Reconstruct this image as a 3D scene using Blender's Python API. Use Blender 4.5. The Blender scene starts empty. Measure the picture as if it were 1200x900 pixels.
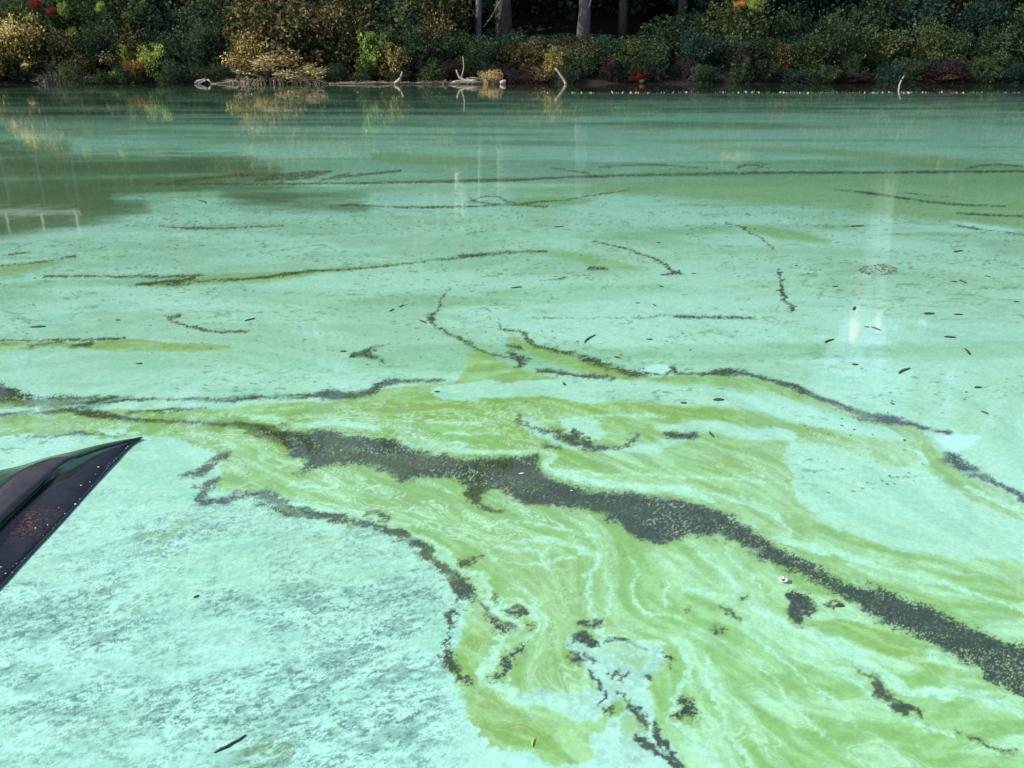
import bpy, bmesh, math, random
import numpy as np
from mathutils import Vector, Matrix
C = bpy.context.scene
# ---------------------------------------------------------------- camera
IMG_W, IMG_H, FPX = 1200.0, 900.0, 1020.0
CAM_H = 1.6
PITCH = math.atan((450 - 57) / FPX)
cam_d = bpy.data.cameras.new("camera"); cam = bpy.data.objects.new("camera", cam_d)
C.collection.objects.link(cam); C.camera = cam
cam.location = (0, 0, CAM_H); cam.rotation_euler = (math.pi / 2 - PITCH, 0, 0)
cam_d.sensor_width = 36; cam_d.lens = 36 * FPX / IMG_W; cam_d.clip_start = .05; cam_d.clip_end = 2000
# ---------------------------------------------------------------- sky, sun, exposure
SUN_EL, SUN_AZ = math.radians(38), math.radians(-102)     # azimuth from +Y, clockwise positive: low left, behind the trees
world = bpy.data.worlds.new("World"); C.world = world; world.use_nodes = True
nt = world.node_tree; nt.nodes.clear()
sky = nt.nodes.new("ShaderNodeTexSky"); sky.sky_type = 'NISHITA'; sky.sun_disc = False
sky.sun_elevation = SUN_EL; sky.sun_rotation = SUN_AZ; sky.air_density = 1.0; sky.dust_density = .6
bg = nt.nodes.new("ShaderNodeBackground"); bg.inputs[1].default_value = .14
out = nt.nodes.new("ShaderNodeOutputWorld")
nt.links.new(sky.outputs[0], bg.inputs[0]); nt.links.new(bg.outputs[0], out.inputs[0])
sun_d = bpy.data.lights.new("sun", 'SUN'); sun_d.energy = 4.2; sun_d.angle = math.radians(.5); sun_d.color = (1, .95, .86)
sun = bpy.data.objects.new("sun", sun_d); C.collection.objects.link(sun)
SUN_DIR = Vector((math.sin(SUN_AZ) * math.cos(SUN_EL), math.cos(SUN_AZ) * math.cos(SUN_EL), math.sin(SUN_EL)))
sun.rotation_euler = SUN_DIR.to_track_quat('Z', 'Y').to_euler()
C.view_settings.view_transform = 'Standard'; C.view_settings.look = 'None'
C.view_settings.exposure = 0.48; C.view_settings.gamma = 1
C.cycles.max_bounces = 5; C.cycles.diffuse_bounces = 2; C.cycles.glossy_bounces = 3; C.cycles.transparent_max_bounces = 8
# ---------------------------------------------------------------- camera numbers
CP, SP = math.cos(PITCH), math.sin(PITCH)

def ground(u, v):
    """survey of the lake: where a sight line (u, v) meets the water plane, metres"""
    a = (u - 600.0) / FPX
    b = (450.0 - v) / FPX
    dy = CP + b * SP
    dz = -SP + b * CP
    t = CAM_H / np.maximum(-dz, 1e-4)
    return a * t, dy * t

def chart(X, Y):
    zc = Y * CP + CAM_H * SP
    yc = Y * SP - CAM_H * CP
    zc = np.maximum(zc, 0.05)
    return 600.0 + FPX * X / zc, 450.0 - FPX * yc / zc

# ---------------------------------------------------------------- numpy noise
def _hash(ix, iy, seed):
    h = (ix.astype(np.int64) * 374761393 + iy.astype(np.int64) * 668265263 + seed * 1274126177) & 0xffffffff
    h = ((h ^ (h >> 13)) * 1274126177) & 0xffffffff
    h = (h ^ (h >> 16)) & 0xffffffff
    return (h.astype(np.float64) / 4294967295.0).astype(np.float32)

def vnoise(x, y, seed=0):
    fx, fy = np.floor(x), np.floor(y)
    tx, ty = (x - fx), (y - fy)
    tx = (tx * tx * (3 - 2 * tx)).astype(np.float32); ty = (ty * ty * (3 - 2 * ty)).astype(np.float32)
    ix, iy = fx.astype(np.int64), fy.astype(np.int64)
    a, b = _hash(ix, iy, seed), _hash(ix + 1, iy, seed)
    c, d = _hash(ix, iy + 1, seed), _hash(ix + 1, iy + 1, seed)
    return (a + (b - a) * tx) * (1 - ty) + (c + (d - c) * tx) * ty

def fbm(x, y, octv=4, seed=0, gain=0.5):
    s = 0; amp = 1.0; tot = 0
    for i in range(octv):
        s = s + amp * vnoise(x * 2 ** i + 17.3 * i, y * 2 ** i - 9.1 * i, seed + i)
        tot += amp; amp *= gain
    return s / tot          # 0..1, mean .5

def sstep(a, b, x):
    t = np.clip((x - a) / (b - a), 0, 1)
    return t * t * (3 - 2 * t)

def smooth_poly(pts, it=1, closed=False):
    p = np.array(pts, float)
    for _ in range(it):
        q = np.roll(p, -1, 0) if closed else p[1:]
        a = p if closed else p[:-1]
        n = np.empty((2 * len(a), p.shape[1]))
        n[0::2] = a * .75 + q * .25; n[1::2] = a * .25 + q * .75
        p = n if closed else np.vstack([p[:1], n, p[-1:]])
    return p

class Field:
    def __init__(self, U, V):
        self.U, self.V = U, V
    def _box(self, P, m):
        return np.nonzero((self.U > P[:, 0].min() - m) & (self.U < P[:, 0].max() + m) &
                          (self.V > P[:, 1].min() - m) & (self.V < P[:, 1].max() + m))[0]
    def poly(self, pts, m=14, it=1):
        """signed distance to a closed outline, positive inside (chart units)"""
        P = smooth_poly(pts, it, True)
        out = np.full(self.U.shape, -float(m), np.float32)
        k = self._box(P, m)
        if len(k) == 0: return out
        x, y = self.U[k], self.V[k]
        d = np.full(x.shape, 1e9, np.float32); ins = np.zeros(x.shape, bool)
        for i in range(len(P)):
            x0, y0 = P[i]; x1, y1 = P[(i + 1) % len(P)]
            dx, dy = x1 - x0, y1 - y0
            t = np.clip(((x - x0) * dx + (y - y0) * dy) / (dx * dx + dy * dy + 1e-9), 0, 1)
            d = np.minimum(d, (x - x0 - t * dx) ** 2 + (y - y0 - t * dy) ** 2)
            if y0 != y1:
                c = ((y0 > y) != (y1 > y)) & (x < (x1 - x0) * (y - y0) / (y1 - y0) + x0)
                ins ^= c
        d = np.sqrt(d)
        out[k] = np.where(ins, d, -d)
        return out
    def line(self, pts, m=10, it=1):
        """width minus distance for a line whose points are (u, v, half width)"""
        P = smooth_poly(pts, it)
        m = m + P[:, 2].max()
        out = np.full(self.U.shape, -float(m), np.float32)
        k = self._box(P, m)
        if len(k) == 0: return out
        x, y = self.U[k], self.V[k]
        best = np.full(x.shape, -float(m), np.float32)
        for i in range(len(P) - 1):
            x0, y0, w0 = P[i]; x1, y1, w1 = P[i + 1]
            dx, dy = x1 - x0, y1 - y0
            t = np.clip(((x - x0) * dx + (y - y0) * dy) / (dx * dx + dy * dy + 1e-9), 0, 1)
            best = np.maximum(best, w0 + (w1 - w0) * t - np.sqrt((x - x0 - t * dx) ** 2 + (y - y0 - t * dy) ** 2))
        out[k] = best
        return out

# ---------------------------------------------------------------- what drifts where (traced outlines)
GREEN = [
 # the broad green swirl
 [(-200,462),(0,462),(60,478),(150,482),(280,476),(380,470),(440,460),(500,452),(540,448),(545,425),(552,408),(560,404),(596,428),
  (625,438),(660,446),(720,452),(800,462),(850,470),(880,480),(900,478),(935,490),(940,510),(915,520),(925,545),(935,560),(945,600),(985,622),
  (1040,640),(1100,645),(1200,655),(1460,700),(1900,800),(1900,1400),(1000,1400),(840,1060),(800,905),(760,900),(730,870),(700,860),(688,880),(675,900),(648,905),(632,884),(600,881),
  (583,879),(564,859),(543,840),(545,826),(532,812),(520,790),(528,768),(545,735),(552,700),(535,672),(505,640),(470,622),
  (420,606),(380,598),(330,582),(280,575),(245,572),(262,545),(255,530),(225,520),(195,512),(150,514),(90,512),(40,518),(-200,520)],
 # upper band following the dark seam to the right edge
 [(590,392),(625,402),(645,410),(700,426),(760,440),(830,440),(880,441),(905,447),(940,456),(975,472),(1000,482),(1060,496),(1085,510),(1100,530),
  (1130,556),(1170,576),(1210,600),(1300,640),(1300,680),(1200,612),(1140,592),(1095,560),(1068,528),(1055,512),(1010,494),(960,478),(900,462),(840,452),(760,448),(690,438),(640,424),(615,415)],
 [(915,495),(960,495),(1000,505),(1060,512),(1075,525),(1070,545),(1040,545),(1000,530),(960,522),(920,515)],
 [(1140,585),(1170,592),(1220,602),(1300,630),(1300,650),(1200,614),(1160,606),(1140,597)],
 # band to the right in the middle distance
 [(560,224),(700,216),(830,208),(1000,205),(1120,202),(1300,200),(1600,204),(1600,285),(1400,278),(1200,268),(1110,262),(1040,252),(960,243),(860,236),(760,228)],
 [(800,172),(900,174),(1000,176),(1100,186),(1200,196),(1300,202),(1100,199),(1050,192),(980,182),(880,178)],
 [(-80,400),(0,399),(90,404),(150,397),(200,402),(250,402),(275,405),(245,411),(190,410),(110,410),(50,407),(-80,410)],
 [(160,334),(200,328),(260,322),(320,318),(360,317),(430,310),(480,304),(360,324),(300,330),(240,333),(200,338)],
 [(620,292),(660,294),(700,300),(760,318),(700,312),(640,298)],
 [(0,312),(40,308),(80,304),(60,314),(20,322),(-40,330),(-40,316)],
 [(430,176),(520,182),(600,190),(520,194),(440,190)],
 [(590,232),(660,230),(700,234),(680,241),(600,243)],
 [(860,262),(900,264),(950,274),(985,284),(940,284),(900,278)],
]
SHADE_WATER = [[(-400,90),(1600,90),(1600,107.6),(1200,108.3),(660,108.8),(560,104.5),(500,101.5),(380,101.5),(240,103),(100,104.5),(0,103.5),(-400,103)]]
BROWN_GREEN = [   # dull olive patches far left
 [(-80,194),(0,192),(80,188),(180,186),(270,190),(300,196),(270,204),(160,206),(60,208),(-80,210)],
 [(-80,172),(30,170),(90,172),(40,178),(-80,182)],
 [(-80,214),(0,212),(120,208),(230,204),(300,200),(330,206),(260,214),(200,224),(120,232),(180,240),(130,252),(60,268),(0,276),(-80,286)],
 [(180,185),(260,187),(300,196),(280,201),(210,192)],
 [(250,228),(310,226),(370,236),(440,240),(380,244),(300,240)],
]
CYAN_IN = [       # turquoise windows inside the green
 [(750,429),(782,425),(778,436),(770,441),(758,438)],[(1095,512),(1130,507),(1150,510),(1138,524),(1118,530),(1104,522)],[(1105,258),(1150,262),(1190,268),(1185,275),(1140,269)],
 [(600,446),(660,446),(700,440),(780,450),(850,460),(900,466),(960,478),(1010,492),(1060,508),(1070,520),(1040,512),(960,500),(905,492),(880,478),(800,473),(720,472),(640,466),(580,468),(520,470),(500,462),(520,452)],
 [(655,492),(680,488),(702,492),(712,505),(702,517),(680,516),(660,506)],
 [(608,488),(625,490),(645,505),(665,512),(690,520),(720,524),(760,520),(790,508),(820,506),(815,515),(770,528),(720,532),(680,526),(640,516),(618,504)],
 [(760,500),(800,492),(830,490),(880,498),(930,500),(935,515),(890,518),(850,512),(800,506)],
 [(930,520),(980,528),(1040,545),(1100,560),(1150,595),(1200,612),(1300,640),(1300,690),(1200,654),(1100,648),(1040,640),(980,620),(945,595),(930,560)],
 [(0,478),(20,475),(60,478),(50,486),(10,492),(-60,496),(-60,480)],
 [(-60,512),(20,512),(60,508),(110,510),(60,516),(0,528),(-60,560)],
 [(110,505),(150,504),(160,510),(130,512)],
 # lower swirl: the pale tongue and the patch at the bottom
 [(604,817),(620,811),(640,808),(655,812),(668,816),(685,812),(700,815),(706,828),(697,839),(680,840),(662,834),(648,827),(632,822),(612,827)],
 [(664,754),(672,748),(690,750),(706,752),(730,752),(752,752),(770,757),(779,764),(772,780),(766,791),(758,802),(766,825),(763,846),(788,862),(807,900),(694,900),(685,884),(694,862),(709,851),(728,836),(737,826),(722,822),(706,832),(697,826),(696,804),(687,784),(672,772)],
]
GREEN_OVER = [    # green inside those windows
 [(708,756),(730,758),(750,764),(757,775),(748,787),(738,782),(726,771),(710,765)],
 [(728,838),(745,838),(758,848),(756,862),(738,864),(722,858)],
]
OLIVE = [         # stronger yellow green
 [(330,476),(450,470),(560,468),(600,472),(590,486),(520,492),(420,490),(340,486)],
 [(600,465),(680,466),(760,478),(850,482),(920,494),(980,505),(985,514),(900,506),(800,494),(700,480),(610,474)],
 [(640,545),(700,552),(780,545),(860,540),(915,538),(905,552),(850,566),(780,566),(700,562)],
 [(1155,660),(1230,655),(1300,660),(1300,740),(1190,735),(1170,700)],
 [(555,730),(575,745),(562,775),(560,800),(540,800),(540,770),(548,745)],
 [(600,492),(625,510),(650,522),(600,524),(585,505)],
 [(910,700),(960,690),(1040,745),(1120,800),(1060,790),(990,740)],
 [(545,815),(600,830),(640,850),(690,860),(660,880),(600,870),(560,840)],
]
DARK = [
 [(190,493),(225,492.5),(262,494),(300,499),(330,503),(362,504),(392,502),(412,507),(445,509),(466,512),(478,520),(520,528),(536,534),(580,536),(606,534),(640,530),
  (636,547),(652,557),(680,567),(704,573),(730,577),(770,581),(800,586),(832,595),(855,600),(872,612),(888,626),(905,635),(930,648),(965,662),(990,676),(1010,684),
  (1034,690),(1052,697),(1080,706),(1098,720),(1130,736),(1165,750),(1210,758),(1300,786),(1420,820),(1520,850),(1520,900),(1400,880),(1300,846),(1200,818),(1182,806),(1168,814),(1160,797),(1128,788),(1102,772),
  (1068,752),(1040,738),(1012,716),(992,702),(975,690),(948,678),(925,674),(898,664),(880,652),(862,641),(842,632),(815,628),(800,634),(775,638),
  (752,633),(728,624),(712,615),(696,604),(670,598),(640,594),(612,592),(602,584),(592,573),(576,571),(566,582),(588,598),(592,606),(575,600),(548,584),(538,578),(545,564),(520,560),
  (490,559),(475,566),(468,562),(445,554),(420,549),(398,546),(380,550),(358,556),(338,557),(358,549),(352,540),(336,535),(344,528),(326,518),(308,509),(284,501),(240,498),(200,496)],
 [(925,700),(935,695),(955,697),(962,705),(972,722),(950,736),(940,734),(926,718)],
 [(532,676),(545,668),(562,690),(558,700),(545,712),(538,705),(528,712),(530,696)],
 [(527,712),(540,712),(538,728),(526,745),(520,758),(530,770),(535,785),(545,808),(556,812),(550,818),(536,812),(522,806),(515,790),(508,785),(505,770),(512,755),(518,735)],
 [(795,830),(805,812),(812,815),(818,830),(826,840),(822,850),(806,846),(793,842)],
 [(564,718),(582,716),(600,730),(598,740),(580,738),(575,745)],
 [(568,803),(590,786),(604,760),(612,752),(622,756),(622,770),(604,784),(598,796),(578,804)],
 [(618,736),(622,724),(614,724),(610,738)],
 [(670,755),(684,744),(700,748),(712,758),(700,762),(680,758)],
 [(664,768),(672,766),(680,775),(698,778),(684,782),(670,784),(664,776)],
 [(770,774),(778,766),(786,785),(780,788),(772,782)],
 [(750,800),(760,792),(764,804),(758,810)],
 [(698,830),(712,830),(718,836),(706,844),(696,838)],
 [(-60,446),(0,446),(20,452),(45,462),(90,463),(100,468),(50,470),(0,472),(-60,472)],
 [(1000,566-80),(1015,488),(1012,494),(1000,490)],
 [(1105,528),(1120,530),(1140,548),(1150,556),(1160,566),(1140,560),(1118,550),(1108,540)],
 [(320,497),(340,492),(330,500)],
 [(300,585),(330,588),(355,600),(362,606),(340,603),(318,596)],
]
# dark threads: (u, v, half width)
DARK_LINES = [
 [(60,468,1.5),(140,467,2.5),(200,468,2),(260,466,2),(340,464,1.8),(395,462,5),(425,460,4.5),(455,448,3),(500,448,2),(520,447,1)],
 [(0,470,3),(60,471,2.5),(100,474,2.5),(150,466,1.5)],
 [(190,494,2.5),(230,496,4),(270,499,5.5),(310,505,8),(345,515,8)],
 [(85,478,1),(110,486,5),(150,492,3),(200,494,2)],
 [(150,484,1),(190,480,2.5),(240,476,1.5)],
 [(30,516,.8),(70,512,1.2),(100,510,1.5),(140,514,1)],
 [(0,486,1.5),(60,480,1.5),(110,479,2)],
 [(505,370,1),(515,350,1.5),(530,337,1)],[(505,370,2.5),(508,380,2.5),(520,390,2),(538,397,3),(550,406,2),(575,415,1.6),(600,420,2.5),(620,422,2)],
 [(585,376,1),(590,386,2),(612,390,2),(625,402,3),(640,408,3),(655,411,2.5)],
 [(655,411,.8),(700,426,2),(720,432,2.5),(750,438,2),(775,438,1.5),(783,430,4),(795,438,2),(830,439,2),(868,434,2),(890,442,1.2),(925,450,1.5),(958,464,2),(980,474,2.5),(1004,482,3),(1025,490,4),(1050,492,5),(1075,500,3),(1110,507,3)],
 [(600,412,4),(618,425,4),(612,430,2)],[(598,406,3),(612,408,4)],
 [(630,436,1),(650,435,2),(680,440,1),(720,442,.6)],
 [(606,490,1.5),(622,500,2),(650,508,2.5),(680,516,2)],[(672,508,3),(690,520,3)],
 [(690,524,1.5),(715,525,2),(735,515,3),(750,508,1.5)],[(785,508,5),(815,511,4)],[(640,522,1),(665,523,1.5)],
 [(230,586,3),(262,586,4),(290,578,2),(330,582,1.5)],[(225,570,2),(240,578,1.2)],
 [(232,555,2),(245,540,3),(262,530,2.5),(256,530,2)],[(215,558,1.5),(236,552,3)],[(228,582,3.5),(242,566,4),(248,562,2)],
 [(290,580,2.5),(330,585,4),(360,600,7),(400,606,4),(440,614,4),(470,622,5),(495,638,5),(515,655,6),(535,672,7),(545,690,8)],
 [(432,602,3),(452,602,3.5),(448,608,2)],[(548,658,4),(558,655,3)],
 [(555,702,1.5),(570,716,3),(590,722,3),(600,732,2)],
 [(600,708,2),(615,712,3)],[(578,700,3),(585,702,2)],
 [(685,770,1.5),(700,776,2),(706,778,1)],[(690,735,4),(698,732,3)],
 [(718,752,1),(735,756,3),(750,764,2.5)],[(694,790,3),(698,800,4),(700,815,2),(690,826,2)],
 [(714,816,1),(730,818,1.5),(745,835,3),(755,848,1.5)],[(728,792,3),(722,800,3)],
 [(768,845,2),(780,862,4),(790,878,3),(800,900,2)],[(752,862,3),(765,872,5),(780,885,4),(792,902,5)],
 [(846,714,1),(855,720,3),(875,732,2.5)],[(806,718,1),(815,719,1.8)],[(838,740,4),(850,738,3)],
 [(1008,786,1),(1030,805,4),(1050,815,4),(1072,828,3)],[(1130,858,1),(1165,875,2),(1180,880,2)],
 [(865,700,2),(872,706,1)],[(978,710,1),(988,711,3)],
 [(1120,545,1),(1150,556,4),(1180,574,4),(1200,585,4),(1240,600,4)],
 [(1106,535,5),(1125,545,6),(1140,552,5)],
 [(300,512,1),(340,516,5),(370,512,3)],
 # mid distance threads
 [(300,209,.6),(340,203,1.6),(370,200,1.2),(395,197,.6)],[(330,212,.6),(362,208,1.4),(388,202,1)],[(270,203,.8),(310,207,1.2),(300,212,.8)],[(372,214,.5),(392,207,1),(410,203,.6)],[(860,198,.4),(872,191,1),(890,190,1),(897,194,.8),(884,199,.8)],[(550,236,.5),(575,228,.8),(600,238,.8),(640,243,.6)],
 [(180,216,.8),(250,216,1.2),(400,215,1.5),(500,213,1.6),(600,211,1.8),(680,207,1.5),(760,205,1.4),(850,203,1.6),(950,202,1.8),(1060,202,1.4),(1150,201,1.8),(1240,200,1.6),(1400,202,1.4),(1550,206,1)],
 [(950,219,.6),(1020,226,1.2),(1080,236,1.8),(1120,239,1.4),(1180,242,.8)],[(1060,226,.5),(1110,231,.8)],[(1120,250,.6),(1200,254,.8)],
 [(1120,264,.7),(1200,276,.7)],
 [(200,333,.8),(300,326,1.5),(360,318,2),(430,314,1.2),(500,306,1),(560,298,1),(640,294,.6)],
 [(50,324,1),(100,323,1.2),(160,325,.8),(240,322,.5)],[(0,312,.8),(40,308,1.5),(85,300,.8)],
 [(160,334,1),(200,330,3),(230,326,1.5)],
 [(0,398,1),(50,400,1.5),(100,399,1.6),(145,397,1)],[(42,405,1.5),(70,402,2)],[(80,407,1.5),(105,403,3)],
 [(192,371,.8),(215,381,.8),(250,388,.8),(285,388,1)],[(195,372,1),(210,370,1.2)],
 [(697,283,1),(715,285,1.6),(745,297,1.4),(770,303,1.5),(785,312,2),(790,320,2)],[(778,322,1),(797,320,2)],
 [(850,260,.6),(880,270,.7),(905,292,.8)],[(912,315,1),(916,332,2.5),(922,350,3),(930,362,2.5)],
 [(640,330,.5),(668,325,1)],[(688,314,2),(712,315,1)],
 [(380,210,1),(430,204,1.5),(470,200,1)],[(200,214,1),(260,206,1.5),(330,205,1.5),(390,200,1)],[(300,212,2),(350,206,2),(385,202,2)],
 [(400,240,1),(500,244,.8),(640,238,.8),(740,222,.8)],[(540,228,.6),(560,238,.8),(600,240,1.2)],
 [(700,196,.6),(760,192,1),(830,198,.8)],[(640,196,.5),(690,203,1)],
 [(860,198,.8),(880,192,.8),(900,197,.8)],[(1120,200,1.2),(1160,192,1),(1200,195,1)],
 [(190,265,.5),(240,268,.8),(330,265,.7)],[(0,300,.5),(30,296,.5)],
 [(455,425,.8),(440,416,1.5),(415,414,1)],[(620,372,.4),(700,374,.4),(780,370,.6),(850,371,.5),(880,373,.5)],
 [(410,417,1.5),(440,410,1.6),(455,404,.6)],
]
PALE_LINES = [   # milky turquoise ribbons that edge the swirls
 [(520,524,1.5),(560,529,2),(580,530,2.5),(612,530,3),(640,528,3),(656,533,4),(646,541,4.5),(642,547,4.5),(655,553,5),(680,561,5.5),(704,566,5.5),(740,571,5.5),(780,574,5),(815,577,4.5),(832,585,3)],
 [(815,576,1),(850,580,1.5),(880,592,3),(905,600,2)],
 [(285,486,2),(318,492,4.5),(338,498,3),(362,498,3),(385,495,3.5),(415,499,4.5),(445,503,3)],
 [(474,514,2),(482,522,3.5),(505,526,3.5),(528,529,4.5),(545,530,2.5),(580,533,2)],[(490,524,1.5),(520,519,1.5),(545,519,2.5),(548,523,2),(534,527,3)],
 [(300,574,1.5),(345,586,3),(400,600,2.5),(450,612,3),(492,628,3.5),(525,650,4.5),(552,671,5.5),(570,687,6.5),(566,700,6),(582,707,6.5),(600,715,6),(609,723,6),(602,735,6.5),(581,746,6),(585,757,6),(592,766,7),(578,780,6),(563,793,6.5),(567,801,5.5),(589,806,6),(604,815,6)],
 [(630,722,1.5),(628,735,2),(616,748,2),(606,770,2),(598,790,2)],
 [(600,636,1.5),(625,632,2.5),(650,629,3),(675,637,4),(699,652,4.5),(692,674,4),(688,700,3.5),(694,731,3),(709,745,4),(750,753,4),(775,757,4)],
 [(573,641,1),(590,645,2),(612,641,2.5),(640,650,2)],[(577,657,1),(607,662,2),(647,658,3),(677,650,1.5)],[(640,640,2),(632,655,2),(645,668,1.5)],
 [(590,700,1),(613,705,2),(627,715,3),(630,725,3),(623,743,2)],[(596,690,.8),(622,700,1),(640,722,1.2),(632,750,1)],
 [(730,650,.8),(742,665,1.5),(744,690,2),(741,712,1.8),(760,723,2),(800,725,1.5)],[(782,685,1.5),(776,702,2),(778,712,1)],[(712,670,1),(716,700,1.2),(708,720,1)],
 [(760,762,1),(778,768,1.5)],[(788,748,2),(804,774,5),(805,800,5),(791,825,5),(787,842,4),(806,853,5),(821,874,6),(842,900,5)],
 [(822,762,1.2),(826,785,2.5),(836,808,3.5),(845,836,3.5),(856,860,3.5),(880,900,3.5)],
 [(816,630,1),(824,648,3),(842,668,4),(862,696,4.5),(900,720,4),(925,732,3)],[(800,690,2),(850,700,2),(860,704,1)],[(850,640,1),(862,660,2),(885,690,1.5)],
 [(866,580,1),(880,588,3),(908,599,3.5),(925,614,3),(927,626,2.5),(902,632,2.5),(938,636,3.5),(965,646,3.5),(1000,652,3),(1050,672,3),(1120,690,2.5),(1180,710,1)],
 [(930,736,3),(955,742,5),(985,760,6),(1015,778,6),(1050,802,6),(1085,812,5),(1120,814,6),(1170,824,5),(1220,840,4)],
 [(900,735,1),(940,755,2),(980,785,2),(1030,818,1.5),(1080,850,1)],[(860,750,1),(900,790,1.5),(950,840,1.5),(990,890,1)],[(880,742,1),(930,780,1.5),(990,830,1.5),(1050,880,1.2)],
 [(1060,838,1),(1090,848,2.5),(1120,860,1.5)],[(950,760,1),(1000,800,1.6),(1050,830,1)],
 [(560,620,1),(600,612,1),(650,616,1.5),(700,626,1)],[(340,566,1),(380,572,1.5),(400,568,2),(380,562,1.5)],[(330,600-22,1),(380,590,1.5),(430,600,1)],
 [(650,548,1),(700,556,1),(780,556,1.5),(860,560,1.2),(900,566,1)],[(620,496,.8),(700,486,1),(780,488,1.5)],[(500,497,1),(540,497,1.5)],[(520,509,1.2),(560,510,1.5),(590,507,1)],
 [(1068,525,2),(1082,540,3),(1080,555,3),(1100,565,3)],[(1130,570,2),(1170,590,3),(1220,600,2)],
 [(940,540,2),(975,548,2),(1010,570,2)],
 [(565,770,2),(600,800,2)],[(770,590,1),(840,600,2),(880,615,2)],
]
FLOW_EXTRA = [
 [(0,860),(150,800),(300,740),(420,690)],[(0,760),(120,700),(260,650),(380,620)],[(100,900),(300,830),(480,760)],[(300,900),(450,850),(520,830)],
 [(60,650),(200,600)],[(0,700),(40,690)],[(0,430),(300,420),(500,430)],[(0,350),(200,350),(500,340)],[(600,350),(900,345),(1200,330)],[(950,380),(1200,380)],
 [(1100,420),(1160,480),(1200,520)],[(0,280),(300,270),(600,260)],[(0,160),(600,160),(1200,160)],[(0,120),(1200,122)],[(0,240),(150,235),(300,220)],
 [(700,620),(720,700),(730,740)],[(640,620),(640,700),(650,760)],[(760,660),(800,720),(850,760),(900,800),(950,900)],[(860,740),(920,800),(1000,870),(1040,920)],
 [(960,760),(1050,820),(1150,880),(1220,910)],[(1050,660),(1130,700),(1200,740)],[(900,560),(960,600),(1040,625)],[(700,540),(800,555),(880,575)],
 [(280,540),(350,570),(450,590),(540,620),(600,660)],[(400,575),(520,600),(620,620),(700,625)],[(560,640),(590,690),(640,730)],[(200,500),(240,520),(300,540)],
 [(600,850),(660,850)],[(930,600),(1000,640),(1100,670),(1200,690)],[(620,480),(760,490),(900,505)],[(1000,570),(1100,610),(1200,640)],
]

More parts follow.
